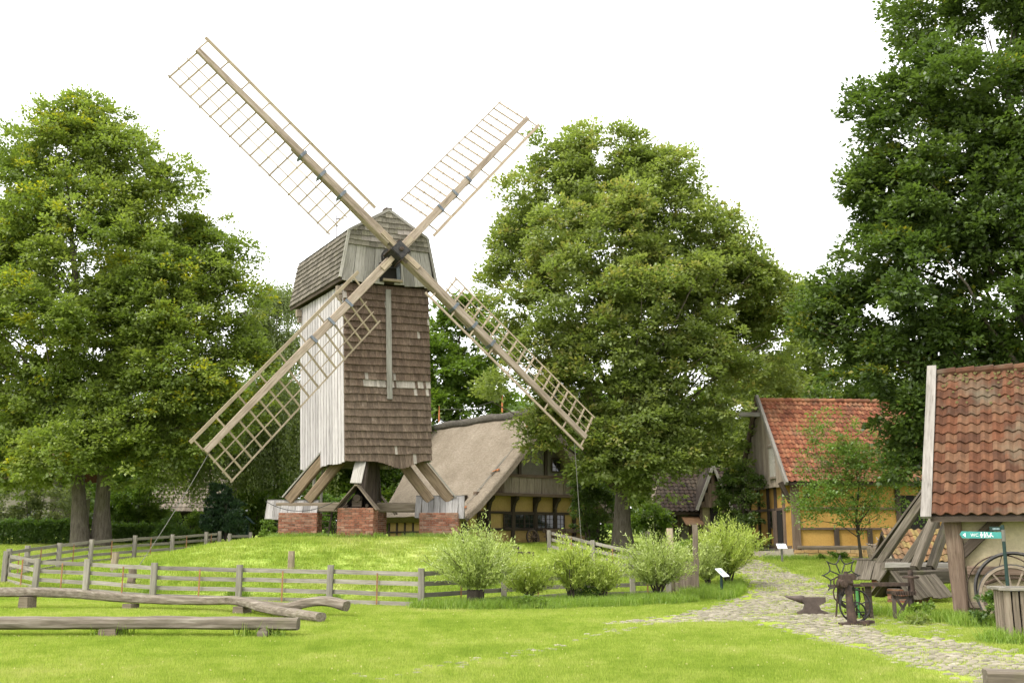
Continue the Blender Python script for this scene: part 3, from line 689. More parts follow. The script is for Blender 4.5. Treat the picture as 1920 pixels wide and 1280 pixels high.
for k, (Ls, zoff) in enumerate(((9.62, -0.17), (10.12, 0.15), (10.45, -0.17), (10.2, 0.15))):
    a = RHO + k * math.pi / 2
    mx = SAILB @ Matrix.Rotation(a, 4, 'Z') @ Matrix.Translation((0, 0, zoff))
    sail = obj("sail", beam_mesh("sail", Ls - 0.5, 0.33, 0.22, M['stock'], 0.21, 0.13, 6, 0.015), mill, mx @ Matrix.Translation((0.5, 0, 0.06)), label=SAIL_LABELS[k])
    IN = Matrix.Translation((-0.5, 0, -0.06))
    obj("stock", beam_mesh("stock", 5.4, 0.27, 0.2, M['stock'], 0.2, 0.12, 4, 0.02), sail, IN @ Matrix.Translation((0.0, -0.02, -0.15)))
    m = MB(); m.bar((0.28, 0, 0.17), (0.95, 0, 0.20), 0.2, 0.06); obj("wedge", m, sail, IN, M['bar'])
    for rb in (2.95, 3.97, 4.95):
        w_ = 0.36 - 0.15 * rb / 10 + 0.03
        m = MB(); m.box((rb, 0, -0.02), (0.11, w_, 0.40)); m.tube([(rb, w_ * .4, -0.2), (rb, w_ * .4, -0.36)], 0.03, 5); obj("iron_band", m, sail, IN, M['band'])
    cw, sw = math.cos(WEATHER), math.sin(WEATHER)
    r0, r1 = 2.35, Ls - 0.06; nbar = 17; wl_ = 1.38
    lat = lambda r, d: Vector((r, d * cw, -d * sw - 0.02))
    for i in range(nbar):
        r = r0 + (r1 - r0) * i / (nbar - 1)
        ww = wl_ * (0.99 + 0.01 * math.sin(i * 2.1)) + 0.05
        p0 = lat(r, 0.05); p1 = lat(r, ww)
        beam("sail_bar", p0, p1, 0.066, 0.04, M['bar'], sail, pre=IN, seg=1)
    for f, tw in ((0.34, 0.036), (0.68, 0.036), (1.0, 0.055)):
        o_ = Vector((0, 0, 0.03))
        beam("sail_rail", lat(r0 - 0.12, wl_ * f) + o_, lat(r1 + 0.08, wl_ * f) + o_, tw, 0.03, M['bar'], sail, pre=IN, seg=4)
    rr0, rr1 = 1.75, Ls + 0.15; d_ = 0.58
    lead = lambda r, d: Vector((r, -d * cw, d * sw * 0.8))
    beam("leading_board", lead(rr0, d_), lead(rr1, d_), 0.12, 0.03, M['bar'], sail, up=(0, sw, cw), pre=IN, seg=5)
    for i in range(9):
        r = rr0 + 0.3 + (rr1 - rr0 - 0.45) * i / 8
        beam("sail_bar", lead(r, 0.06), lead(r, d_ + 0.02), 0.055, 0.035, M['bar'], sail, pre=IN, seg=1)

# ---- trestle: its crosstrees run along and across the line of sight
TR = Matrix.Rotation(-TH, 4, 'Z')
G = 0.0
obj("main_post", beam_mesh("main_post", 5.4, 0.62, 0.62, M['dark_oak'], 0.55, 0.55, 3, .01), mill, TR @ Matrix(((0, 1, 0, 0), (0, 0, 1, 0), (1, 0, 0, 0.75), (0, 0, 0, 1))))
zl = 1.02
beam("crosstree", (-3.55, 0, zl + 0.17), (3.5, 0, zl + 0.17), 0.34, 0.36, M['oak'], mill, pre=TR, seg=5)
beam("crosstree", (0, -3.15, zl + 0.30), (0, 3.2, zl + 0.30), 0.34, 0.36, M['dark_oak'], mill, pre=TR, seg=5)
for s in (-1, 1):
    for (ra, dz) in ((3.1, 0.0), (2.35, 0.0)):
        hgt = 3.75 if ra > 3 else 2.85
        beam("quarter_bar", (s * ra, 0, zl + 0.42), (s * 0.3, 0, zl + 0.42 + hgt * .92), 0.34, 0.38, M['brace'], mill, up=(0, 0, 1), pre=TR)
    beam("quarter_bar_cover", (s * 3.32, -0.02, zl + 0.55), (s * 0.75, -0.02, zl + 0.55 + 3.12), 0.36, 0.05, M['grey_board'], mill, up=(0, 0, 1), pre=TR)
    beam("quarter_bar", (0, s * 2.5, zl + 0.50), (0, s * 0.3, zl + 3.3), 0.3, 0.3, M['dark_oak'], mill, pre=TR)
beam("quarter_bar_cover", (-0.15, -2.62, zl + 0.95), (-0.02, -0.95, zl + 3.0), 0.4, 0.05, M['grey_board'], mill, up=(0, -1, 0.6), pre=TR, label="pale board on the front brace")
def crosstree_cover(c, along, L, zr, ze, half, nb, mat, seed):
    """little pitched board roof over a crosstree end; boards run from ridge to eave"""
    ra = random.Random(seed)
    a = Vector(along); s_ = Vector((-a.y, a.x, 0)); c = Vector(c)
    hub_ = MB(); hub_.bar(c - a * L / 2 + Vector((0, 0, zr + 0.02)), c + a * L / 2 + Vector((0, 0, zr + 0.02)), 0.12, 0.05)
    root_ = obj("crosstree_cover", hub_, mill, TR, mat)
    for s in (-1, 1):
        for k in range(nb):
            w = L / nb; p = c + a * (-L / 2 + (k + 0.5) * w)
            t0 = p + Vector((0, 0, zr)) + s_ * s * 0.05; t1 = p + s_ * s * (half + ra.uniform(-.02, .03)) + Vector((0, 0, ze + ra.uniform(-0.03, 0.03))) + a * ra.uniform(-.015, .015)
            mx_, L_ = frame(t1, t0, (s_ * s + Vector((0, 0, 1))))
            beam("board", t1, t0, w - 0.012, 0.035, mat, root_, up=(s_ * s + Vector((0, 0, 0.6))))
    return root_
crosstree_cover((-2.92, 0, 0), (1, 0, 0), 1.98, zl + 0.42, zl - 0.30, 0.42, 7, M['cover'], 1)
crosstree_cover((2.72, 0, 0), (1, 0, 0), 1.86, zl + 0.58, zl - 0.26, 0.42, 8, M['cover'], 2)
crosstree_cover((-0.02, -2.95, 0), (0, 1, 0), 1.05, zl + 0.82, zl - 0.02, 0.74, 4, M['oak'], 3)
crosstree_cover((0.02, 2.85, 0), (0, 1, 0), 1.05, zl + 0.72, zl - 0.02, 0.7, 4, M['oak'], 4)
m = MB(); m.tube([(0, -3.3, zl + .40), (0, -3.16, zl + .40)], 0.13, 10); m.box((0, -3.2, zl + .2), (.34, .1, .2)); m.tube([(0.36, -3.25, zl + .14), (0.36, -2.6, zl + .14)], 0.06, 8); m.tube([(-0.38, -3.25, zl + .13), (-0.38, -2.6, zl + .13)], 0.06, 8)
obj("crosstree_end", m, mill, TR, M['dark_oak'])
m = MB(); m.prism([(-0.6, zl + .05), (.6, zl + .05), (0, zl + .74)], -2.75, -2.6); obj("roof_shade_back", m, mill, TR, M['void'])  # dark backing stands in for the shade inside the little roof
# stair foot at the rear corner
for dx in (0, 0.32): beam("stair_string", (-2.55 + dx, 1.9, 0.25), (-2.45 + dx, 1.6, 2.75), 0.09, 0.12, M['grey_board'], mill, pre=TR)

# ---- brick piers under the trestle
brick_me = []
for k in range(6):
    q_ = MB(); q_.box((0, 0, 0), (0.235, 0.04, 0.066), None, 0.0, 0.005); brick_me.append(q_.mesh("brick", M['brick']))
def brick_pier(x, y, sx, sy, z0, z1, label, faces=("front", "left", "right")):
    g = hz(x, y) - 0.15; g = min(g, z0)
    p = thing("brick_pier", label, "brick pier", (x, y, g), 0.0, "brick piers under the post mill")
    H = z1 - g
    q_ = MB(); q_.box((0, 0, H / 2), (sx - 0.03, sy - 0.03, H)); obj("pier_core", q_, p, mat=M['mortar'])
    rb = random.Random(int(x * 100)); nrow_ = int(H / 0.079); ch = H / nrow_
    for f in faces:
        W = sx if f == "front" else sy
        for r2 in range(nrow_):
            if r2 * ch + g < hz(x, y) - 0.25: continue
            a = -W / 2 + 0.002; first = True
            while a < W / 2 - 0.03:
                L = 0.247 if not first else (0.247 if r2 % 2 else 0.125)
                first = False
                L = min(L, W / 2 - a)
                if W / 2 - a - L < 0.05: L = W / 2 - a
                c_ = a + L / 2; z = (r2 + 0.5) * ch
                mx_ = Matrix.Diagonal(((L - 0.016) / 0.235, 1, 1, 1))
                off = rb.uniform(-0.004, 0.005)
                if f == "front": mm = Matrix.Translation((c_, -sy / 2 + 0.005 - off, z))
                elif f == "left": mm = Matrix.Translation((-sx / 2 + 0.005 - off, c_, z)) @ Matrix.Rotation(R(-90), 4, 'Z')
                else: mm = Matrix.Translation((sx / 2 - 0.005 + off, c_, z)) @ Matrix.Rotation(R(90), 4, 'Z')
                obj("brick", brick_me[rb.randrange(6)], p, mm @ mx_)
                a += L
    return p
MX, MY = MILL.x, MILL.y
brick_pier(MX - 0.02, MY - 2.75, 1.26, 1.1, MILL_Z - 0.2, MILL_Z + zl + 0.06, "brick pier nearest the viewer under the mill's front crosstree end")
brick_pier(MX - 2.62, MY, 1.45, 1.0, MILL_Z - 0.2, MILL_Z + zl - 0.04, "brick pier under the left crosstree end with the pale board cover")
brick_pier(MX + 2.7, MY, 1.45, 1.0, MILL_Z - 0.2, MILL_Z + zl - 0.04, "brick pier under the right crosstree end, before the thatched house")
brick_pier(MX - 0.13, MY + 2.75, 0.8, 1.0, MILL_Z - 0.3, MILL_Z + zl + 0.06, "shaded brick pier behind the front one under the mill", ("front", "right"))
# ---------------------------------------------------------------- helpers for buildings
def panel(name, parent, mat, c, d):
    m = MB(); m.box(c, d); return obj(name, m, parent, mat=mat)
def tile_mesh(name, cw, ch, mat, amp=0.03, t=0.018):
    n = 6; m = MB(); vs = []
    for y, lift in ((0.0, 0.035), (ch * 1.1, 0.0)):
        for lay in (0, -t):
            for i in range(n + 1):
                u = i / n
                z = amp * math.cos(2 * math.pi * (u - 0.22)) * (1 if u < 0.72 else 0.8)
                vs.append((u * cw * 1.04, y, z + lift + lay))
    k = n + 1; fs = []
    for i in range(n):
        fs.append((i, i + 1, 2 * k + i + 1, 2 * k + i))            # top
        fs.append((k + i, i, i + 1, k + i + 1)[::-1])              # front lip
    fs.append((0, k, 3 * k, 2 * k)); fs.append((n, 2 * k + n, 3 * k + n, k + n))
    m.add(vs, fs, 0.0); return m.mesh(name, mat, False)
def tile_slope(parent, o, a, s, nc, nr, meshes, part_cols, seed, mat, name="roof_tile", weights=None):
    """nc x nr tiles over the slope from corner o, a along the eave, s up the slope"""
    ra = random.Random(seed); o, a, s = Vector(o), Vector(a), Vector(s)
    A, S = a.length, s.length; u, v = a / A, s / S; n = u.cross(v)
    if n.z < 0: n = -n
    cw, ch = A / nc, S / nr
    base = Matrix(((u.x, v.x, n.x, 0), (u.y, v.y, n.y, 0), (u.z, v.z, n.z, 0), (0, 0, 0, 1)))
    st = MB()
    for r2 in range(nr):
        for c in range(nc):
            sagz = -0.02 * math.sin(math.pi * (c + 0.5) / nc) + ra.uniform(-0.006, 0.006)
            mx = Matrix.Translation(o + u * (c * cw + ra.uniform(-.006, .006)) + v * (r2 * ch + ra.uniform(-0.012, 0.012)) + n * (0.04 + sagz)) @ base @ Matrix.Rotation(ra.uniform(-0.02, 0.02), 4, 'Z')
            me = meshes[ra.randrange(len(meshes))]
            if c in part_cols: obj(name, me, parent, mx)
            else:
                st.add([mx @ p.co for p in me.vertices], [tuple(p.vertices) for p in me.polygons])
    if st.v: obj("roof_tiles_beyond", st, parent, mat=mat, kind='stuff')
    return base
def window(parent, c, w, h, axis, mat, nx=2, nz=3, depth=0.05):
    """casement with frame and lead bars; axis 'x' lies along x facing -y, 'y' lies along y facing -x"""
    c = Vector(c)
    u = Vector((1, 0, 0)) if axis == 'x' else Vector((0, 1, 0)); out = Vector((0, -1, 0)) if axis == 'x' else Vector((-1, 0, 0))
    f = MB(); z = Vector((0, 0, 1))
    for sx in (-1, 1): f.bar(c + u * sx * w / 2 - z * h / 2, c + u * sx * w / 2 + z * h / 2, 0.06, depth, out)
    for sz in (-1, 1): f.bar(c - u * w / 2 + z * sz * h / 2, c + u * w / 2 + z * sz * h / 2, 0.06, depth + 0.01, out)
    wn_ = obj("window", f, parent, mat=mat)
    g = MB(); g.bar(c - u * (w / 2 - 0.02) - out * 0.012, c + u * (w / 2 - 0.02) - out * 0.012, h - 0.05, 0.012, out); obj("pane", g, wn_, mat=M['glass'])
    b = MB()
    for i in range(1, nx): b.bar(c + u * (w * i / nx - w / 2) - z * h / 2, c + u * (w * i / nx - w / 2) + z * h / 2, 0.022, 0.02, out)
    for i in range(1, nz): b.bar(c - u * w / 2 + z * (h * i / nz - h / 2), c + u * w / 2 + z * (h * i / nz - h / 2), 0.02, 0.018, out)
    obj("glazing_bars", b, wn_, mat=mat); return wn_

# ---------------------------------------------------------------- thatched farmhouse
TX, TY = -2.80, 52.0; TZ = 1.55
th = thing("thatched_farmhouse", "big thatched half timbered farmhouse behind the windmill with pale ochre gable", "farmhouse", (TX, TY, TZ), R(38))
GW = 10.7; MIDX = 5.35
prof = [(-0.05, 1.22), (0.75, 1.80), (1.7, 2.72), (2.9, 3.95), (4.3, 5.55), (5.35, 6.78)]
prof_full = prof + [(GW - x, z) for x, z in prof[-2::-1]]
def thatch_roof():
    nu = 44; yn = 0.0
    P = []
    pts = []
    for (a, b) in zip(prof_full[:-1], prof_full[1:]):
        for i in range(4): pts.append((a[0] + (b[0] - a[0]) * i / 4, a[1] + (b[1] - a[1]) * i / 4))
    pts.append(prof_full[-1]); n = len(pts)
    m = MB(); vs = []; fs = []
    for lay in (0, 1):
        for (x, z) in pts:
            s = min(1, (z - 1.2) / 5.7)
            y0 = -0.75 - 0.25 * s; y1 = 7.6 + 3.9 * s
            dx = x - MIDX
            off = 0.0 if lay == 0 else 0.42
            xx = x - math.copysign(off * 0.7, dx) if abs(dx) > 0.01 else x; zz = z - (off * 0.72 if abs(dx) > 0.01 else off * 1.35)
            for j in range(nu + 1):
                f = j / nu; y = y0 + (y1 - y0) * f
                rr = 0.0
                edge = min(j, 3) / 3.0
                bev = (1 - edge) ** 2 * 0.16 if lay == 0 else 0
                nn = mnoise.noise(Vector((x * 0.9, y * 0.9, 2.0))) * 0.05
                vs.append((xx, y + (0.12 if lay else 0) * (1 if j == 0 else 0), zz - bev + (nn if lay == 0 else 0)))
    K = nu + 1
    for lay in (0, 1):
        for i in range(n - 1):
            for j in range(nu):
                a = lay * n * K + i * K + j; fs.append((a, a + 1, a + K + 1, a + K))
    o2 = n * K
    for i in range(n - 1):
        fs.append((i * K, (i + 1) * K, o2 + (i + 1) * K, o2 + i * K)); fs.append((i * K + nu, (i + 1) * K + nu, o2 + (i + 1) * K + nu, o2 + i * K + nu))
    for j in range(nu):
        fs.append((j, j + 1, o2 + j + 1, o2 + j)); a = (n - 1) * K + j; fs.append((a, a + 1, o2 + a + 1, o2 + a))
    m.add(vs, fs); return m
roof = obj("thatch_roof", thatch_roof(), th, mat=M['thatch'], smooth=True)
m = MB(); yy = [-1.0 + 12.4 * i / 24 for i in range(25)]
m.tube([(MIDX, y, 6.82 + 0.03 * math.sin(y * 1.7) - 0.006 * (y - 5) ** 2 * 0.4) for y in yy], [0.26 + 0.025 * math.sin(y * 3.1) for y in yy], 9)
obj("heather_ridge", m, roof, mat=M['heather'], smooth=True)
for y in (3.2, 9.6):
    m = MB(); m.tube([(MIDX, y, 7.1), (MIDX, y, 7.85)], [0.05, 0.045], 6); m.tube([(MIDX, y, 7.85), (MIDX, y, 8.1)], 0.015, 4); obj("lightning_rod", m, roof, mat=M['copper'])
m = MB(); m.tube([(MIDX, 9.6, 7.9), (MIDX, 6.4, 7.6), (MIDX, 3.2, 7.9)], 0.012, 4); obj("rod_wire", m, roof, mat=M['rope'])
wire = []
for f in np.linspace(0.02, 0.97, 12):
    k = f * (len(prof) - 1); i = int(k); t = k - i
    x = prof[i][0] + (prof[min(i + 1, 5)][0] - prof[i][0]) * t; z = prof[i][1] + (prof[min(i + 1, 5)][1] - prof[i][1]) * t
    wire.append((x - 0.02, 0.05 - 0.2 * f, z + 0.06))
m = MB(); m.tube(wire, 0.014, 4); obj("roof_wire", m, roof, mat=M['grey_board'])
for f in (0.10, 0.52, 0.86):
    k = f * 5; i = int(k); t = k - i; p = Vector((prof[i][0] + (prof[i + 1][0] - prof[i][0]) * t, -0.25, prof[i][1] + (prof[i + 1][1] - prof[i][1]) * t + 0.03))
    m = MB(); m.bar(p + Vector((-0.05, 0.35, 0)), p + Vector((0.05, -0.05, 0.12)), 0.12, 0.03); m.bar(p + Vector((0.08, -0.02, .1)), p + Vector((-.12, -.12, .02)), .05, .03); obj("copper_clip", m, roof, mat=M['copper'])
# gable wall: lower storey recessed, boarded jetty and gable above
LY = 0.55
m = MB(); m.prism([(0.72, -.3), (GW - .72, -.3), (GW - .72, 1.15), (GW - 1.7, 2.3), (1.7, 2.3), (.72, 1.15)], LY + .06, LY + .26); obj('gable_wall', m, th, mat=M['pale_ochre'])
panel("side_wall", th, M['pale_ochre'], (0.72, 4.1, 0.47), (0.2, 6.8, 1.5))
m = MB(); m.prism([(0.72, -.3), (GW - .72, -.3), (GW - .72, 1.15), (GW - 1.7, 2.3), (1.7, 2.3), (.72, 1.15)], 7.5, 7.7); obj('rear_wall', m, th, mat=M['pale_ochre'])
panel("far_side_wall", th, M['pale_ochre'], (GW - 0.72, 4.1, 0.47), (0.2, 6.8, 1.5))
JZ = 2.34
m = MB(); m.prism([(1.35, JZ + 0.06), (GW - 1.35, JZ + 0.06), (MIDX + .05, 6.45), (MIDX - .05, 6.45)], 0.08, 0.2); jet = obj("gable_panel", m, th, mat=M['drab'])
for k in range(15):
    x = 1.75 + k * (GW - 3.5) / 14; zt_ = JZ + 0.95
    top = 6.4 - abs(x - MIDX) * 1.12
    if zt_ > top: zt_ = top
    beam("plank", (x, 0.055, JZ + 0.05), (x, 0.055, max(zt_, JZ + .3)), 0.49, 0.03, M['gable_board'] if k > 2 else M['brown_oak'], jet, up=(0, -1, 0))
for x in (2.35, 4.1, 5.9, 7.7): beam("gable_stud", (x, 0.03, JZ + 0.95), (x, 0.03, 6.3 - abs(x - MIDX) * 1.12), 0.18, 0.08, M['dark_oak'], th, up=(0, -1, 0))
beam("gable_rail", (2.2, 0.03, JZ + 1.0), (GW - 2.2, 0.03, JZ + 1.0), 0.08, 0.16, M['brown_oak'], th)
beam("jetty_beam", (1.2, 0.06, JZ), (GW - 1.2, 0.06, JZ), 0.3, 0.16, M['brown_oak'], th)
bx_ = [0.9, 2.45, 4.05, 5.55, 6.95, 8.35, 9.75]
for i, x in enumerate(bx_):
    beam("post", (x, LY, -0.25), (x, LY, JZ - 0.08), 0.2 if i else 0.3, 0.16, M['dark_oak'], th, up=(0, -1, 0))
    if 0 < i < 6:
        m = MB(); m.prism([(LY - 0.05, JZ - 0.75), (LY - 0.05, JZ - 0.08), (0.12, JZ - 0.08), (0.12, JZ - 0.22), (LY - 0.2, JZ - .4)], x - 0.09, x + 0.09, axis='x'); obj("bracket", m, th, mat=M['dark_oak'])
for z in (0.55, 1.42): beam("rail", (0.9, LY + 0.01, z), (9.8, LY + 0.01, z), 0.13, 0.12, M['dark_oak'], th)
beam("sill_beam", (0.75, LY - 0.02, -0.22), (9.9, LY - 0.02, -0.22), 0.25, 0.2, M['brown_oak'], th)
window(th, (2.05, LY - 0.03, 1.0), 0.62, 0.72, 'x', M['dark_oak'], 2, 3)
for a, b in ((3.42, 3.95), (4.16, 4.78), (4.82, 5.44), (5.68, 6.26), (6.3, 6.84), (7.06, 7.6)):
    window(th, ((a + b) / 2, LY - 0.03, 0.98), b - a, 0.74, 'x', M['dark_oak'], 2, 3)
window(th, (6.6, -0.01, 4.0), 0.6, 0.7, 'x', M['dark_oak'], 2, 3)
for i in range(9): beam("stud", (0.60, 0.8 + i * 0.82, -0.2), (0.60, 0.8 + i * 0.82, 1.3), 0.12, 0.1, M['dark_oak'], th, up=(-1, 0, 0))
beam("rail", (0.585, 0.6, 0.42), (0.585, 7.5, 0.42), 0.1, 0.1, M['dark_oak'], th)
beam("tie_plate", (0.66, 0.4, 1.32), (0.66, 7.5, 1.32), 0.2, 0.18, M['dark_oak'], th)

def cart_wheel(name, label, loc, rz, tilt, rad, rim, nsp, mat_rim, mat_sp, hub=0.1):
    w = thing(name, label, "cart wheel", loc, rz)
    T = Matrix.Translation((0, 0, rad)) if tilt == 0 else Matrix.Rotation(tilt, 4, 'X') @ Matrix.Translation((0, 0, rad))
    q_ = MB(); q_.ring((0, 0, 0), rad - rim / 2, rim / 2, 40, 4, (0, 1, 0), 0.04); obj("rim", q_, w, T, mat_rim)
    q_ = MB(); q_.ring((0, 0, 0), rad + 0.008, 0.012, 40, 4, (0, 1, 0), 0.035); obj("iron_tyre", q_, w, T, M['iron'])
    q_ = MB(); q_.tube([(0, -0.13, 0), (0, -0.05, 0), (0, 0.05, 0), (0, 0.12, 0)], [hub * .6, hub, hub, hub * .7], 12); obj("hub", q_, w, T, mat_sp)
    for k in range(nsp):
        a = 2 * math.pi * k / nsp + 0.13
        q_ = MB(); q_.bar((math.cos(a) * hub * .8, 0, math.sin(a) * hub * .8), (math.cos(a) * (rad - rim * .7), 0, math.sin(a) * (rad - rim * .7)), 0.034, 0.04, (0, 1, 0)); obj("spoke", q_, w, T, mat_sp)
    return w
thM = Matrix.Translation((TX, TY, TZ)) @ Matrix.Rotation(R(38), 4, 'Z')
p = thM @ Vector((5.1, LY - 0.45, -0.28)); cart_wheel("cart_wheel", "brown wooden cart wheel leaning on the thatched farmhouse under its windows", (p.x, p.y, p.z), R(38), R(-12), 0.42, 0.08, 10, M['brown_oak'], M['brown_oak'])
p = thM @ Vector((7.4, LY - 0.6, -0.25)); bn = thing("bench", "long low wooden bench with backrest against the thatched farmhouse gable", "bench", p, R(38))
beam("seat", (-1.6, 0, 0.42), (1.6, 0, 0.42), 0.35, 0.06, M['brown_oak'], bn); beam("backrest", (-1.6, 0.25, 0.74), (1.6, 0.25, 0.74), 0.04, 0.2, M['brown_oak'], bn)
for x in (-1.4, 0, 1.4): beam("leg", (x, 0.1, 0), (x, 0.2, 0.8), 0.1, 0.08, M['brown_oak'], bn, up=(0, -1, 0)); beam("leg", (x, -0.12, 0), (x, -0.12, 0.4), 0.1, 0.08, M['brown_oak'], bn, up=(0, -1, 0))

# ---------------------------------------------------------------- ochre house with red pantiles
HX, HY, HZ = 11.62, 43.0, 0.80; HR = R(5)
oh = thing("ochre_house", "ochre yellow half timbered house with bright red pantile roof and boarded gable", "house", (HX, HY, HZ), HR)
HL, HD, HE, HRZ = 10.0, 5.6, 3.12, 6.88
panel("long_wall", oh, M['ochre'], (HL / 2, 0.12, 1.75), (HL, 0.2, 2.75)); panel("gable_wall", oh, M['ochre'], (0.12, HD / 2 + .1, 1.75), (0.2, HD - 0.25, 2.75))
panel("rear_wall", oh, M['ochre'], (HL / 2, HD - 0.02, 1.75), (HL, 0.2, 2.75)); panel("far_gable_wall", oh, M['ochre'], (HL - .1, HD / 2, 1.75), (0.2, HD - 0.35, 2.75))
pl = panel("plinth", oh, M['mortar'], (HL / 2, 0.09, 0.1), (HL + 0.02, 0.28, 0.62)); panel("plinth", oh, M['mortar'], (0.06, HD / 2, 0.1), (0.22, HD, 0.62))
rb = random.Random(5)
for r2 in range(4):
    x = -0.05
    while x < HL - 0.3:
        w = rb.uniform(0.28, 0.62); m = MB(); m.box((0, 0, 0), (w - 0.02, 0.08, 0.128), None, None, 0.012)
        if x < 6.4: obj("stone", m, pl, Matrix.Translation((x + w / 2, -0.075 + rb.uniform(-.012, .012), -0.12 + r2 * 0.14)), M['stone'])
        x += w
TB = M['dark_oak']; TB2 = M['brown_oak']
def dpost(x, z0=0.46, z1=HE - 0.05, w=0.2, mat=TB): beam("post", (x, -0.01, z0), (x, -0.01, z1), w, 0.14, mat, oh, up=(0, -1, 0))
dpost(0.12, 0.3, HE, 0.34, TB2)
for x in (1.82, 3.25, 4.55, 6.2, 7.6, 9.0): dpost(x, z1=(1.22 if x in (1.82, 3.25) else HE - .05))
for z, w in ((1.22, 0.09), (2.05, 0.12)): beam("rail", (0.2, 0.0, z), (4.5, 0.0, z), 0.12, w, TB2, oh)
beam("sill_beam", (0.1, -0.03, 0.47), (HL, -0.03, 0.47), 0.2, 0.12, M['oak'], oh); beam("wall_plate", (-0.3, -0.05, HE - 0.02), (HL, -0.05, HE - 0.02), 0.22, 0.2, TB, oh)
beam("brace", (0.25, -0.02, 2.1), (1.05, -0.02, HE - 0.1), 0.2, 0.1, TB, oh, up=(0, -1, 0)); beam("brace", (-0.02, 0.12, 2.3), (-0.42, 0.12, HE), 0.18, 0.16, TB, oh, up=(0, -1, 0))
for z in (2.05, 0.47): beam("gable_rail", (-0.0, 0.3, z), (-0.0, HD, z), 0.12, 0.12, TB2, oh)
for y in (0.95, 1.95, 2.9, 4.2, 5.5): beam("gable_post", (-0.01, y, 0.4), (-0.01, y, HE - .05), 0.17, 0.12, TB2 if y < 1 else TB, oh, up=(-1, 0, 0))
m = MB(); m.box((-0.02, 1.5, 1.22), (0.1, 0.75, 1.55)); obj("door_opening", m, oh, mat=M['void'])
dr = beam("door", (-0.1, 1.93, 0.42), (-0.1, 1.93, 2.0), 0.42, 0.05, TB2, oh, up=(-1, 0, 0))
window(oh, (-0.04, 2.42, 1.65), 0.6, 0.72, 'y', TB, 2, 3)
m = MB(); m.box((5.4, 0.02, 1.55), (1.5, 0.1, 2.1)); obj("barn_doorway", m, oh, mat=M['void'])
# boarded gable, jettied a little
m = MB(); GX = -0.28; m.prism([(-0.3, HE - 0.12), (HD + 0.3, HE - 0.12), (HD / 2, HRZ - 0.12)], GX + 0.03, GX + 0.13, axis='x'); gab = obj("gable_board_backing", m, oh, mat=M['dark_oak'])
ng = 20
for k in range(ng):
    y = -0.26 + (k + 0.5) * (HD + 0.52) / ng; zt_ = HE - 0.12 + (HRZ - HE) * (1 - abs(y - HD / 2) / (HD / 2 + 0.3)) - 0.06
    if zt_ > HE + 0.1: beam("plank", (GX, y, HE - 0.16 + rb.uniform(-.03, .03)), (GX, y, zt_), (HD + 0.52) / ng - 0.01, 0.035, M['gable_board'], gab, up=(-1, 0, 0))
sh_ = MB(); sh_.box((GX - 0.05, 1.25, HE + 0.95), (0.05, 0.62, 1.5)); obj("loft_shutter", sh_, oh, mat=M['grey_board'])
for z in (HE + 0.25, HE + 1.6): beam("shutter_batten", (GX - 0.09, 0.9, z), (GX - 0.09, 1.62, z), 0.05, 0.09, M['gable_board'], oh)
beam("loft_beam", (GX - 1.15, HD / 2 - .1, HRZ - 0.62), (GX + 0.6, HD / 2 - .1, HRZ - 0.62), 0.16, 0.2, M['barge'], oh)
RX = -0.36; EY = -0.42; EZ = HE - 0.02; slope_k = (HRZ - EZ) / (HD / 2 - EY)
m = MB(); m.prism([(EY, EZ - 0.02), (HD / 2, HRZ - 0.02), (HD - EY, EZ - 0.02), (HD - EY, EZ - 0.12), (HD / 2, HRZ - 0.16), (EY, EZ - 0.12)], RX + .04, HL + 0.2, axis='x'); orf = obj("roof", m, oh, mat=M['dark_oak'])
tm = [tile_mesh("roof_tile", 0.235, 0.262, M['tile'], 0.032)]
tile_slope(orf, (RX + 0.06, EY, EZ), (10.3, 0, 0), (0, HD / 2 - EY, HRZ - EZ), 44, 18, tm, set(range(0, 16)), 21, M['tile'])
tile_slope(orf, (RX + 0.06 + 10.3, HD - EY, EZ), (-10.3, 0, 0), (0, -(HD / 2 - EY), HRZ - EZ), 22, 12, [tile_mesh("roof_tile", 0.47, 0.39, M['tile'])], set(), 22, M['tile'])
m = MB()
for k in range(26): m.tube([(RX + k * 0.4, HD / 2, HRZ + 0.045), (RX + k * 0.4 + 0.42, HD / 2, HRZ + 0.06)], [0.10, 0.115], 8)
obj("ridge_tiles", m, orf, mat=M['tile'], kind='stuff')
for s in (0, 1):
    ya, yb = (EY - 0.08, HD / 2) if s == 0 else (HD - EY + 0.08, HD / 2)
    beam("bargeboard", (RX, ya, EZ - 0.06), (RX, yb, HRZ + 0.22), 0.13, 0.2, M['barge'] if s == 0 else M['brown_oak'], oh, up=(0, 0, 1))
m = MB(); m.box((-0.75, 1.6, 0.05), (0.9, 1.6, 0.5)); m.box((-1.35, 1.7, -0.1), (0.5, 1.8, 0.3)); obj("door_step", m, oh, mat=M['mortar'])

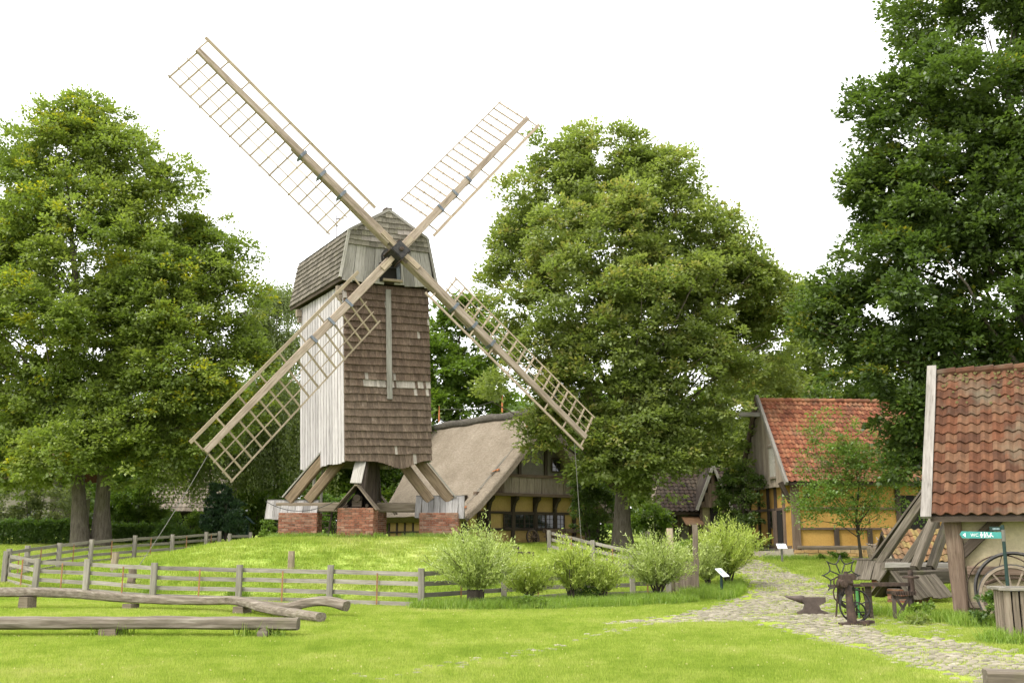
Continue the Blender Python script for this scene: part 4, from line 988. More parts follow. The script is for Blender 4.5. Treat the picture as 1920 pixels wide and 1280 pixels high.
# ---------------------------------------------------------------- small dark house at the back
DX, DY, DZ = 7.85, 57.0, 1.42
dh = thing("dark_cottage", "small shaded grey cottage with roof tiles darkened as shade and boarded cross gable beyond the willows", "cottage", (DX, DY, DZ), R(4))
panel("front_wall", dh, M['drab'], (2.6, 0.1, 0.85), (5.0, 0.2, 2.0)); panel("left_wall", dh, M['drab'], (0.2, 2.2, .85), (0.2, 4, 2.0))
for x in (0.2, 0.95, 1.3, 1.9, 2.6, 3.2): beam("post", (x, -0.01, -0.2), (x, -0.01, 1.8), 0.12, 0.08, M['brown_oak'], dh, up=(0, -1, 0))
beam("rail", (0.1, -0.01, 0.95), (2.9, -0.01, 0.95), 0.1, 0.1, M['brown_oak'], dh)
window(dh, (0.58, -0.03, 1.05), 0.42, 0.55, 'x', M['gable_board'], 2, 3); window(dh, (2.2, -0.03, 1.1), 0.42, 0.6, 'x', M['dark_oak'], 2, 3)
m = MB(); m.box((1.12, -0.02, 0.8), (0.22, 0.06, 1.7)); obj("door", m, dh, mat=M['void'])
m = MB(); m.add([(-0.45, -0.5, 1.62), (7.2, -0.5, 1.62), (7.2, 2.4, 4.05), (1.25, 2.4, 4.05), (0.35, 1.3, 3.15)] + [(-0.45, -0.5, 1.5), (7.2, -0.5, 1.5), (7.2, 2.4, 3.93), (1.25, 2.4, 3.93), (0.35, 1.3, 3.03)],
               [(0, 1, 2, 3, 4), (9, 8, 7, 6, 5), (0, 5, 6, 1), (1, 6, 7, 2), (2, 7, 8, 3), (3, 8, 9, 4), (4, 9, 5, 0)]); drf = obj("roof", m, dh, mat=M['dark_oak'])
tile_slope(drf, (0.1, -0.52, 1.64), (7.0, 0, 0), (0, 2.9, 2.43), 26, 12, [tile_mesh("roof_tile", 0.27, 0.315, M['shaded_tile'])], set(range(0, 12)), 31, M['shaded_tile'])
m = MB(); m.prism([(2.4, 1.62), (7.2, 3.93), (7.2, 3.8), (2.4, 1.5)], 2.5, 5.2, axis='x')
m = MB(); m.bar((-0.42, -0.55, 1.7), (0.4, 1.35, 3.3), 0.2, 0.07, (0, -1, 1)); obj("verge_board", m, dh, mat=M['gable_board'])
m = MB(); m.tube([(1.25, 2.4, 4.1), (3.3, 2.4, 4.12), (7.2, 2.4, 4.12)], 0.12, 7); obj("ridge_tiles", m, drf, mat=M['shaded_tile'])
# cross gable
m = MB(); m.prism([(2.38, 1.9), (3.75, 1.9), (3.06, 3.75)], -0.92, -0.8); cg = obj("cross_gable", m, dh, mat=M['dark_oak'])
for k in range(7):
    x = 2.45 + k * 0.2; beam("plank", (x, -0.95, 1.86), (x, -0.95, 1.9 + 1.78 * (1 - abs(x - 3.06) / 0.72)), 0.19, 0.03, M['brown_oak'], cg, up=(0, -1, 0))
for s in (-1, 1):
    beam("bargeboard", (3.06 + s * 0.98, -1.08, 1.72), (3.06, -1.08, 4.08), 0.05, 0.16, M['grey_board'], dh, up=(s, 0, 1))
    m = MB(); m.add([(3.06 + s * 0.95, -1.06, 1.75), (3.06, -1.06, 4.02), (3.06, 2.0, 4.02), (3.06 + s * 0.95, 0.4, 1.75), (3.06 + s * 0.95, -1.06, 1.65), (3.06, -1.06, 3.9), (3.06, 2.0, 3.9), (3.06 + s * 0.95, 0.4, 1.65)], [(0, 1, 2, 3), (4, 7, 6, 5), (0, 4, 5, 1), (0, 3, 7, 4)]); obj("gable_roof", m, dh, mat=M['shaded_tile'])
panel("gable_wall", dh, M['cream'], (3.06, -0.55, 0.85), (1.35, 0.4, 2.1)); m = MB(); m.box((3.18, -0.78, 1.35), (0.62, 0.1, 1.0)); obj("gable_window", m, dh, mat=M['void'])
for x in (2.38, 3.74): beam("gable_post", (x, -0.8, -0.2), (x, -0.8, 1.9), 0.13, 0.1, M['brown_oak'], dh, up=(0, -1, 0))
m = MB(); m.prism([(-1.35, 0.88), (-1.35, 0.94), (-0.3, 1.4), (-0.3, 1.34)], 1.4, 2.4, axis='x'); lean = obj("lean_to_roof", m, dh, mat=M['moss_tile'])
for x in (1.85, 2.02): beam("lean_to_post", (x, -1.25, -0.2), (x, -1.25, 0.9), 0.07, 0.07, M['dark_oak'], dh, up=(0, -1, 0))
m = MB(); m.tube([(1.05, -0.2, 1.52), (1.05, -0.2, 1.62)], [.03, .03], 6); ico = [(math.sin(a) * math.cos(b) * .07, math.sin(a) * math.sin(b) * .07, math.cos(a) * .07) for a in np.linspace(0.05, 3.09, 7) for b in np.linspace(0, 6.283, 9)[:-1]]
m.add([(1.05 + x, -0.2 + y, 1.46 + z) for x, y, z in ico], [(i * 8 + k, i * 8 + (k + 1) % 8, (i + 1) * 8 + (k + 1) % 8, (i + 1) * 8 + k) for i in range(6) for k in range(8)]); obj("globe_lamp", m, dh, mat=M['white'], smooth=True)

# ---------------------------------------------------------------- shed at the right edge
SX, SY = 8.75, 20.9; SR = R(-28)
sd = thing("pantile_shed", "cream plastered shed with old mossy red pantile roof at the right edge of the photo", "shed", (SX, SY, 0), SR)
SL, SDp, SE, SRZ = 7.5, 5.6, 2.06, 5.34
panel("front_wall", sd, M['cream'], (SL / 2, 0.14, 1.0), (SL, 0.2, 2.1)); panel("left_wall", sd, M['cream'], (0.16, SDp / 2 + .1, 1.0), (0.2, SDp - .3, 2.1)); panel("rear_wall", sd, M['cream'], (SL / 2, SDp, 1.0), (SL, 0.2, 2.1))
m = MB(); m.prism([(0.0, 2.0), (SDp, 2.0), (SDp / 2 + .1, SRZ - 0.2)], 0.05, 0.2, axis='x'); obj("gable_boarding", m, sd, mat=M['gable_board'])
beam("corner_post", (0.14, -0.02, -0.05), (0.10, -0.02, 2.06), 0.27, 0.25, M['brown_oak'], sd, up=(0, -1, 0), w1=0.32, j=0.06, seg=6)
beam("brace", (0.22, -0.03, 1.30), (1.05, -0.03, 2.1), 0.2, 0.14, M['dark_oak'], sd, up=(0, -1, 0))
beam("rail", (0.3, -0.02, 0.99), (SL, -0.02, 0.99), 0.15, 0.17, M['brown_oak'], sd, seg=6); beam("wall_plate", (-0.3, -0.04, 2.05), (SL, -0.04, 2.05), 0.2, 0.18, M['dark_oak'], sd)
beam("short_rail", (0.28, -0.01, 0.33), (1.0, -0.01, 0.33), 0.1, 0.13, M['oak'], sd); panel("plinth", sd, M['mortar'], (SL / 2, 0.1, 0.0), (SL, 0.26, 0.3))
for x in (2.6, 4.6): beam("post", (x, -0.01, 0), (x, -0.01, 2.0), 0.2, 0.14, M['brown_oak'], sd, up=(0, -1, 0))
m = MB(); m.box((1.9, 0.03, 1.98), (0.32, 0.1, 0.14)); obj("vent_hole", m, sd, mat=M['void'])
m = MB(); m.prism([(-0.40, SE - 0.03), (SDp / 2 + .1, SRZ - 0.03), (SDp + .4, SE - 0.03), (SDp + .4, SE - 0.13), (SDp / 2 + .1, SRZ - 0.17), (-0.40, SE - 0.13)], -0.26, SL + 0.3, axis='x'); srf = obj("roof", m, sd, mat=M['dark_oak'])
stm = [tile_mesh("roof_tile", 0.228, 0.335, M['old_tile'], 0.036, 0.022), tile_mesh("roof_tile", 0.228, 0.335, M['old_tile'], 0.034, 0.02)]
tile_slope(srf, (-0.24, -0.40, SE - 0.02), (0.228 * 33, 0, 0), (0, SDp / 2 + .5, SRZ - SE), 33, 15, stm, set(range(0, 19)), 41, M['old_tile'])
m = MB()
for k in range(19): m.tube([(-0.26 + k * 0.4, SDp / 2 + .1, SRZ + 0.03), (-0.26 + k * 0.4 + 0.43, SDp / 2 + .1, SRZ + 0.05)], [0.10, 0.115], 8)
obj("ridge_tiles", m, srf, mat=M['old_tile'], kind='stuff')
beam("bargeboard", (-0.34, -0.5, SE - 0.04), (-0.34, SDp / 2 + .12, SRZ + 0.22), 0.2, 0.06, M['barge'], sd, up=(0, -0.6, 1), label="weathered pale grey bargeboard")
rb = random.Random(8)       # moss cushions along the ridge
for k in range(1):
    q_ = MB()
    for i in range(240):
        x = rb.uniform(-0.1, 3.6); dd = abs(rb.gauss(0, 0.35)) if rb.random() < 0.8 else rb.uniform(0, 1.6)
        y = SDp / 2 + .1 - dd * 0.6; z = SRZ + 0.03 - dd * 0.6 * (SRZ - SE) / (SDp / 2 + .5) + 0.045
        r_ = rb.uniform(0.012, 0.04); c = Vector((x, y - 0.01, z))
        vs = [c + Vector((math.cos(a) * r_, math.sin(a) * r_ * .8 - 0.0, math.sin(a) * r_ * .9)) for a in np.linspace(0, 6.28, 7)[:-1]] + [c + Vector((0, -r_ * .5, r_ * .5))]
        q_.add(vs, [(i2, (i2 + 1) % 6, 6) for i2 in range(6)])
    obj("ridge_moss", q_, srf, mat=M['moss'], kind='stuff')

# ---------------------------------------------------------------- far roofs glimpsed between the trees
fh = thing("far_house", "far reddish roofed house glimpsed through the large tree at left", "house", gpt(20, 74), R(-10))
panel("wall", fh, M['drab'], (0, 3, 2), (5, 5, 4.4)); m = MB(); m.prism([(-0.3, 4.0), (6.3, 4.0), (3, 7.8)], -2.8, 2.8, axis='x'); obj("roof", m, fh, mat=M['old_tile'])
window(fh, (1.2, 0.44, 2), 1, 1.3, 'x', M['oak'], 2, 3)
gh = thing("grey_tiled_house", "far house with grey brown tiled roof half hidden by hanging birch branches", "house", gpt(352, 62), R(6))
panel("wall", gh, M['void'], (0, 2.2, 0.8), (4.0, 4, 2.2)); m = MB(); m.prism([(-0.4, 1.55), (4.8, 1.55), (2.2, 5.2)], -2.3, 2.3, axis='x'); grf = obj("roof", m, gh, mat=M['dark_oak'])  # near-black wall colour stands in for the shade under the eave
tile_slope(grf, (-2.3, -0.42, 1.6), (4.6, 0, 0), (0, 2.62, 3.65), 16, 14, [tile_mesh("roof_tile", 0.29, 0.32, M['grey_tile'], 0.014)], set(range(0, 16)), 51, M['grey_tile'])

# ---------------------------------------------------------------- fences
def fence(name, label, pts, h=0.92, zs=(0.06, 0.29, 0.54, 0.78), stakes=True, tall=None, seed=1):
    ra = random.Random(seed); c = pts[len(pts) // 2]
    f = thing(name, label, "fence", (c[0], c[1], hz(c[0], c[1])))
    off = Vector((c[0], c[1], hz(c[0], c[1])))
    P = [Vector((x, y, hz(x, y))) - off for x, y in pts]
    for i, p in enumerate(P):
        hh = h + ra.uniform(-0.03, 0.03); lx, ly = ra.uniform(-.02, .02), ra.uniform(-.02, .02)
        beam("post", p + Vector((0, 0, -0.2)), p + Vector((lx, ly, hh)), 0.15, 0.13, M['fence'], f, up=(0, -1, 0), j=0.02)
    for a, b in zip(P[:-1], P[1:]):
        d = (b - a).normalized(); nrm = Vector((-d.y, d.x, 0)); nrm = nrm if nrm.y > 0 else -nrm
        for z in zs:
            o = Vector((0, 0, z)) + nrm * 0.085
            beam("rail", a + o + Vector((0, 0, ra.uniform(-.015, .015))) - d * 0.04, b + o + Vector((0, 0, ra.uniform(-.015, .015))) + d * .04, 0.032, 0.105, M['fence'], f, up=(0, 0, 1), j=0.06, seg=4)
        if stakes:
            mid = (a + b) / 2 + nrm * 0.06 + d * ra.uniform(-0.1, .1); gz_ = hz(mid.x + off.x, mid.y + off.y) - off.z
            m = MB(); m.bar((mid.x, mid.y - .06, gz_ - 0.1), (mid.x, mid.y - .06, gz_ + 0.78), 0.035, 0.02, (0, -1, 0)); obj("stake", m, f, mat=M['stake'])
    return f
def fpt(px, ytop, h, y0=20.0, y1=40.0):
    """a post of height h standing where its top shows at this pixel"""
    best = None
    for Y in np.arange(y0, y1, 0.1):
        x = (px - 960) / 1920.0 * (Y * _c); z = hz(x, Y) + h - CAM_H
        d = Y * _c + z * _s; py = 640 - 1920 * (-Y * _s + z * _c) / d
        x = (px - 960) / 1920.0 * d
        e = abs(py - ytop)
        if best is None or e < best[0]: best = (e, x, Y)
    return best[1], best[2]
front_pts = [fpt(px, yt, 0.92, 25, 33) for px, yt in ((12, 1034), (70, 1044), (165, 1048), (290, 1055), (450, 1058), (619, 1061), (791, 1068))]
fY = front_pts[-1][1]
def fx(px, Y): return ((px - 960) / 1920.0 * Y * 0.98, Y)
front_pts += [fx(945, 27.2), fx(1085, 28.3), fx(1185, 28.8), fx(1252, 29.2)]
fence("rail_fence", "long grey four rail wooden fence running across in front of the mound to the gate", front_pts, seed=2)
fence("rail_fence", "grey rail fence with rusty stakes climbing behind the mound at left towards the hedge", [fx(18, 33.2), fx(52, 34.6), fx(111, 37), fx(170, 39.4), fx(252, 42), fx(322, 44), fx(385, 46.2), fx(410, 47.6)], seed=3)
fence("rail_fence", "short grey rail fence below the farmhouse bench, partly behind the willows", [fx(1030, 40.0), fx(1112, 37.0), fx(1184, 34.4), fx(1246, 31.6)], stakes=True, seed=4)
fence("rail_fence", "stub of low fence on the far left shoulder of the mound by the dark conifers", [fx(429, 48.5), fx(468, 49.5)], h=0.75, zs=(0.3, 0.6), stakes=False, seed=5)

gp = [fx(1258, 29.4), fx(1303, 29.0)]
c = gp[0]; gate = thing("picket_gate", "weathered picket gate between two tall posts beside the willow bushes", "gate", (c[0], c[1], hz(*c)))
off = Vector((c[0], c[1], hz(*c))); b1 = Vector((gp[1][0], gp[1][1], hz(*gp[1]))) - off
beam("gate_post", (0, 0, -0.2), (-0.02, 0, 1.78), 0.17, 0.15, M['bar'], gate, up=(0, -1, 0)); beam("gate_post", b1 + Vector((0, 0, -0.2)), b1 + Vector((0.02, 0, 1.9)), 0.14, 0.13, M['oak'], gate, up=(0, -1, 0), j=0.15, seg=6, label="gnarled knobbly gate post")
d = b1.normalized(); 
for k in range(7):
    p = d * (0.13 + k * (b1.length - 0.2) / 6.6) + Vector((0, -0.06, 0.06)); beam("picket", p, p + Vector((0, 0, 0.80 + 0.04 * math.sin(k * 2.2))), 0.075, 0.022, M['picket'], gate, up=(0, -1, 0))
for z in (0.2, 0.66): beam("gate_rail", Vector((0.05, -0.03, z)), b1 + Vector((-0.03, -0.03, z)), 0.04, 0.09, M['picket'], gate)

# ---------------------------------------------------------------- log beams in the foreground
def log(name, label, pts, w, t, supports, seed, cat="log bench", taper=(1, 1), crack=0.5):
    """a hewn trunk: irregular section swept along a bending line, resting on short blocks"""
    ra = random.Random(seed); pts = [Vector(p) for p in pts]
    mid = pts[len(pts) // 2]; base = Vector((mid.x, mid.y, hz(mid.x, mid.y)))
    dv = pts[-1] - pts[0]; rz = math.atan2(dv.y, dv.x)
    root_ = thing(name, label, cat, base, rz)
    inv = (Matrix.Translation(base) @ Matrix.Rotation(rz, 4, 'Z')).inverted()
    # resample
    L = [0]; 
    for a, b in zip(pts[:-1], pts[1:]): L.append(L[-1] + (b - a).length)
    n = int(L[-1] / 0.16) + 2; vs = []; K = 14; fs = []
    def sample(s):
        s = max(0, min(L[-1], s))
        for i in range(len(pts) - 1):
            if s <= L[i + 1] or i == len(pts) - 2:
                t_ = (s - L[i]) / (L[i + 1] - L[i]); 
                p0 = pts[max(i - 1, 0)]; p1 = pts[i]; p2 = pts[i + 1]; p3 = pts[min(i + 2, len(pts) - 1)]
                return 0.5 * ((2 * p1) + (p2 - p0) * t_ + (2 * p0 - 5 * p1 + 4 * p2 - p3) * t_ ** 2 + (3 * p1 - p0 - 3 * p2 + p3) * t_ ** 3)
    for i in range(n):
        s = L[-1] * i / (n - 1); p = inv @ sample(s); q2 = inv @ sample(s + 0.05); q1 = inv @ sample(s - 0.05)
        d_ = (q2 - q1).normalized(); sd_ = Vector((-d_.y, d_.x, 0)).normalized(); up_ = d_.cross(sd_)
        if up_.z < 0: up_ = -up_
        tp = taper[0] + (taper[1] - taper[0]) * i / (n - 1)
        for k in range(K):
            a = 2 * math.pi * k / K; ca, sa = math.cos(a), math.sin(a)
            e = 0.62
            x = math.copysign(abs(ca) ** e, ca) * w / 2 * tp; z = math.copysign(abs(sa) ** e, sa) * t / 2 * tp
            nn = mnoise.noise(Vector((s * 1.3, k * 0.9, seed * 7.1))) * 0.10 + mnoise.noise(Vector((s * 5.0, k * 2.3, seed * 3.3))) * 0.06 * crack * 2
            vs.append(p + sd_ * x * (1 + nn) + up_ * z * (1 + nn * 1.3))
    for i in range(n - 1):
        for k in range(K): fs.append((i * K + k, i * K + (k + 1) % K, (i + 1) * K + (k + 1) % K, (i + 1) * K + k))
    fs.append(tuple(range(K - 1, -1, -1))); fs.append(tuple((n - 1) * K + k for k in range(K)))
    m = MB(); m.add(vs, fs, 0.0); obj("beam", m, root_, mat=M['log'])
    for (x, y, sx, sy, zt_, roundlog) in supports:
        g = hz(x, y); lp = inv @ Vector((x, y, g))
        q_ = MB()
        if roundlog: q_.tube([(0, -sy / 2, sx * .42), (0, sy / 2, sx * .42)], sx / 2, 12); obj("support_block", q_, root_, Matrix.Translation(lp) , M['log'])
        else:
            q_.prism([(-sx / 2, -0.05), (sx / 2, -0.05), (sx / 2 * 0.86, zt_ - g), (-sx / 2 * 0.86, zt_ - g)], -sy / 2, sy / 2); obj("support_block", q_, root_, Matrix.Translation(lp), M['oak'])
    return root_
log("log_bench", "long straight hewn log bench lowest in the left foreground", [(-10.2, 17.75, 0.21), (-8, 17.75, 0.22), (-5.6, 17.75, 0.225), (-4.6, 17.7, 0.22), (-3.57, 17.7, 0.21)], 0.34, 0.205,
    [(-9.3, 17.78, 0.30, 0.28, 0.13, False), (-6.73, 17.75, 0.32, 0.28, 0.13, False), (-4.1, 17.62, 0.17, 0.45, 0.2, True)], 1)
log("fallen_log", "long bowed log running diagonally behind the front bench, its round end on the grass", [(-12.6, 24.6, 0.38), (-10.6, 24.7, 0.36), (-8.6, 24.5, 0.23), (-7.0, 23.9, 0.235), (-6.0, 23.1, 0.27), (-5.0, 22.0, 0.16), (-3.7, 20.5, 0.115)], 0.31, 0.225,
    [(-11.3, 24.6, 0.32, 0.26, 0.28, False), (-8.85, 24.5, 0.30, 0.26, 0.13, False), (-5.85, 22.9, 0.3, 0.3, 0.17, False)], 2, "log", (1, 0.75))
log("crooked_log", "crooked bent log lying across the bowed log with its end lifted", [(-5.95, 23.5, 0.20), (-5.3, 23.1, 0.17), (-4.75, 22.7, 0.18), (-4.25, 22.4, 0.29), (-3.85, 22.2, 0.31), (-3.45, 22.0, 0.23)], 0.27, 0.21,
    [(-4.62, 22.5, 0.2, 0.24, 0.09, False)], 3, "log", (0.75, 1.0))
# corner plank at the lower right
p = spot(1905, 1292); cp = thing("timber_block", "weathered squared timber lying on the cobbles in the lower right corner", "timber", (p.x, p.y, p.z), R(-14))
beam("squared_beam", (-0.30, 0, 0.10), (1.6, 0, 0.10), 0.3, 0.2, M['log'], cp, j=0.05)
# stumps and steps on the mound
for px, Y, h_, lab, w_ in ((217, 33.5, 0.62, "short notched wooden stump post on the left foot of the mound by the fence", 0.2), (251, 30.6, 0.5, "dark short stump post holding the stay rope of the lower left sail", 0.21), (547, 31.3, 0.52, "pale short stump post on the mound just behind the front fence", 0.19)):
    x, y = fx(px, Y); o = beam("stump_post", (x, y, hz(x, y) - 0.1), (x, y, hz(x, y) + h_), w_, w_, M['oak' if px == 251 else 'bar'], None, up=(0, -1, 0), j=0.1, seg=5, w1=w_ * 0.85)
    tag(o, lab, "post")
for px, py, lab in ((958, 1024, "upper dark wooden step set in the grass of the mound"), (985, 1035, "lower dark wooden step set in the grass of the mound")):
    p = at(px, py, 37.6 if py < 1030 else 36.4); zz = hz(p.x, p.y); tag(beam("mound_step", (p.x - 0.3, p.y, zz + 0.04), (p.x + 0.3, p.y, zz + 0.04), 0.16, 0.16, M['dark_oak'], None), lab, "step")

# ---------------------------------------------------------------- ropes
def world_sail_tip(k, Ls, d): 
    a = RHO + k * math.pi / 2
    return (Matrix.Translation((MILL.x, MILL.y, MILL_Z)) @ Matrix.Rotation(TH, 4, 'Z') @ SAILB @ Matrix.Rotation(a, 4, 'Z')) @ Vector((Ls, d, -0.2))
def rope(name, label, a, b, sag, r_=0.010, mat='rope', n=10):
    m = MB(); m.tube([a.lerp(b, i / n) - Vector((0, 0, sag * 4 * (i / n) * (1 - i / n))) for i in range(n + 1)], r_, 5); return tag(obj(name, m, mat=M[mat]), label, "rope")
sx_, sy_ = fx(251, 30.6); rope("stay_rope", "grey rope slanting from the lower left sail tip down to the dark stump", world_sail_tip(2, 10.3, 0.1), Vector((sx_, sy_, hz(sx_, sy_) + 0.3)), 0.12)
tp = world_sail_tip(3, 10.1, -0.3); rope("hanging_rope", "thin rope hanging from the lower right sail tip to the ground", tp, Vector((tp.x + 0.25, tp.y - 0.1, hz(tp.x, tp.y))), 0.02, 0.014)
rope("cable", "dark slack cable hooked on the left board cover under the mill", Vector((MILL.x - 3.85, MILL.y - 0.55, MILL_Z + zl + 0.38)), Vector((MILL.x - 0.9, MILL.y - 2.6, MILL_Z + zl + 0.3)), 0.35, 0.014, 'cable')
# ladder under the mill
lx, ly = fx(600, 41.6); ld = thing("ladder", "small dark ladder leaning in the shade under the mill between two piers", "ladder", (lx, ly, hz(lx, ly)))
for s in (-0.28, 0.28): beam("stringer", (s, 0, 0), (s + 0.12, 0.25, 1.15), 0.07, 0.09, M['dark_oak'], ld, up=(0, -1, 0))
for k in range(4): beam("rung", (-0.28 + k * .03, 0.05 + k * 0.06, 0.2 + k * 0.25), (0.28 + k * .03, 0.05 + k * 0.06, 0.2 + k * 0.25), 0.06, 0.04, M['oak'], ld)

# ---------------------------------------------------------------- the second mill trestle behind the shed
QC = Vector((12.1, 28.2, 0)); QZ = hz(12.1, 28.2)
tq = thing("mill_trestle", "weathered timber trestle with board covered crosstrees and slanting braces behind the shed", "trestle", (QC.x, QC.y, QZ))
D1 = Vector((-0.71, 0.70, 0)).normalized(); D2 = Vector((-0.82, -0.57, 0)).normalized()
beam("crosstree", D1 * 2.9 + Vector((0, 0, 0.62)), D1 * -2.5 + Vector((0, 0, 0.62)), 0.3, 0.32, M['old_oak'], tq)
beam("crosstree", D2 * 3.0 + Vector((0, 0, 0.58)), D2 * -2.5 + Vector((0, 0, 0.58)), 0.32, 0.36, M['old_oak'], tq)
beam("side_beam", D2 * 0.2 + Vector((-1.5, 1.2, 0.75)), D2 * 0.2 + Vector((1.6, 0.6, 0.75)), 0.1, 0.3, M['grey_board'], tq)
for off_, D_, r0_ in ((0.0, D1, 2.35), (0.0, D1, 1.6), (0.0, D2, 2.1), (0.0, D2, 1.4)):
    beam("brace", D_ * r0_ + Vector((0, 0, 0.8)), D_ * 0.15 + Vector((0, 0, 0.8 + r0_ * 1.18)), 0.2, 0.22, M['old_oak'], tq)
beam("brace_cover", D1 * 2.5 + Vector((0, 0, 0.98)), D1 * 0.15 + Vector((0, 0, 3.75)), 0.22, 0.05, M['old_oak'], tq)
obj("post", beam_mesh("post", 3.6, 0.55, 0.55, M['dark_oak'], 0.5, 0.5, 3, .01), tq, Matrix(((0, 1, 0, 0), (0, 0, 1, 0), (1, 0, 0, 0.5), (0, 0, 0, 1))))
def cover2(D_, r_, L, zr, ze, half, nb, seed):
    ra = random.Random(seed); s_ = Vector((-D_.y, D_.x, 0)); c = D_ * r_
    q_ = MB(); q_.bar(c - D_ * L / 2 + Vector((0, 0, zr + .03)), c + D_ * (L / 2 + .15) + Vector((0, 0, zr + .03)), 0.14, 0.06); root_ = obj("crosstree_cover", q_, tq, mat=M['old_oak'])
    for s in (-1, 1):
        for k in range(nb):
            p = c + D_ * (-L / 2 + (k + .5) * L / nb)
            beam("board", p + s_ * s * (half + ra.uniform(-.03, .03)) + Vector((0, 0, ze + ra.uniform(-.03, .03))), p + s_ * s * 0.03 + Vector((0, 0, zr)), L / nb - 0.012, 0.035, M['old_oak'], root_, up=(s_ * s + Vector((0, 0, .6))))
cover2(D1, 2.3, 1.3, 0.95, 0.42, 0.42, 7, 1); cover2(D2, 2.35, 1.75, 0.78, 0.10, 0.62, 8, 2)
def small_pier(x, y, sx, sy, h_, label):
    g = hz(x, y); p = thing("brick_pier", label, "brick pier", (x, y, g), math.atan2(D2.y, D2.x), "brick piers of the trestle behind the shed")
    q_ = MB(); q_.box((0, 0, h_ / 2 - .05), (sx - .03, sy - .03, h_ + .1)); obj("pier_core", q_, p, mat=M['mortar']); rb_ = random.Random(int(x * 10)); nr = max(3, int(h_ / 0.08))
    for f, W, o_ in (("a", sx, sy / 2), ("b", sy, sx / 2)):
        for r2 in range(nr):
            a = -W / 2
            while a < W / 2 - 0.04:
                L = min(0.247 if not (a < -W / 2 + .01 and r2 % 2) else 0.125, W / 2 - a); z = (r2 + .5) * h_ / nr
                for sg in (-1, 1):
                    mm = Matrix.Translation((a + L / 2, sg * (o_ - .005), z)) if f == "a" else Matrix.Translation((sg * (o_ - .005), a + L / 2, z)) @ Matrix.Rotation(R(90), 4, 'Z')
                    obj("brick", brick_me[rb_.randrange(6)], p, mm @ Matrix.Diagonal(((L - .012) / .235, 1, 1, 1)))
                a += L
p = QC + D1 * 2.1; small_pier(p.x, p.y, 0.6, 0.6, 0.5, "low brick pier under the far board cover behind the drill stand")
p = QC + D2 * 2.45; small_pier(p.x, p.y, 0.9, 0.6, 0.36, "low brick pier with bleached bricks under the near board cover beside the iron table")
# low mossy tiled shelter beyond the trestle
lx, ly = fx(1728, 33.0); ls = thing("tiled_shelter", "low shelter with mossy orange pantiles seen between trestle and shed post", "shelter", (lx, ly, hz(lx, ly)))
panel("wall", ls, M['mortar'], (0.4, 1.2, 0.3), (2.2, 1.2, 0.9)); m = MB(); m.prism([(0, 0.52), (1.1, 1.52), (2.2, 0.52), (2.2, .44), (1.1, 1.42), (0, .44)], -0.85, 1.7, axis='x'); lrf = obj("roof", m, ls, mat=M['dark_oak'])
tile_slope(lrf, (-0.85, -0.02, 0.56), (2.55, 0, 0), (0, 1.12, 1.0), 11, 5, [tile_mesh("roof_tile", 0.232, 0.3, M['moss_tile'], 0.036)], set(range(11)), 61, M['moss_tile'])
# wicker basket of brushwood
bx, by = fx(1655, 36.0); bk = thing("wicker_basket", "round woven basket heaped with brushwood before the ochre house", "basket", (bx, by, hz(bx, by)))
q_ = MB(); rb = random.Random(9)
for k in range(22):
    a = 2 * math.pi * k / 22; q_.tube([(math.cos(a) * .38, math.sin(a) * .38, 0), (math.cos(a) * .52, math.sin(a) * .52, 0.85)], 0.022, 4)
for l in range(16): q_.ring((0, 0, 0.03 + l * 0.053), 0.385 + l * 0.0087, 0.02, 26, 4, (0, 0, 1), 0.024)
obj("weave", q_, bk, mat=M['oak'])
q_ = MB()
for k in range(60):
    a = rb.uniform(0, 6.28); r_ = rb.uniform(0, .4); dv = Vector((rb.uniform(-1, 1), rb.uniform(-1, 1), rb.uniform(-.1, .5))).normalized()
    p = Vector((math.cos(a) * r_, math.sin(a) * r_, 0.78 + rb.uniform(0, .18))); q_.tube([p - dv * .3, p + dv * .3], rb.uniform(.012, .025), 4)
obj("brushwood", q_, bk, mat=M['gable_board'], kind='stuff')

# ---------------------------------------------------------------- smith's tools on the cobbles
p = spot(1519, 1152); an = thing("anvil", "dark iron anvil with long horn standing on the cobbled path", "anvil", p, R(-8))
m = MB(); m.prism([(-0.26, 0), (0.36, 0), (0.36, 0.06), (0.22, 0.11), (0.19, 0.2), (0.33, 0.27), (0.33, 0.37), (-0.14, 0.37), (-0.16, 0.29), (-0.10, 0.2), (-0.14, 0.11), (-0.26, 0.06)], -0.09, 0.09); obj("body", m, an, mat=M['anvil'])
m = MB(); m.tube([(-0.12, 0, 0.31), (-0.26, 0, 0.335), (-0.40, 0, 0.36), (-0.52, 0, 0.385)], [0.085, 0.065, 0.04, 0.008], 10); obj("horn", m, an, mat=M['anvil'], smooth=True)

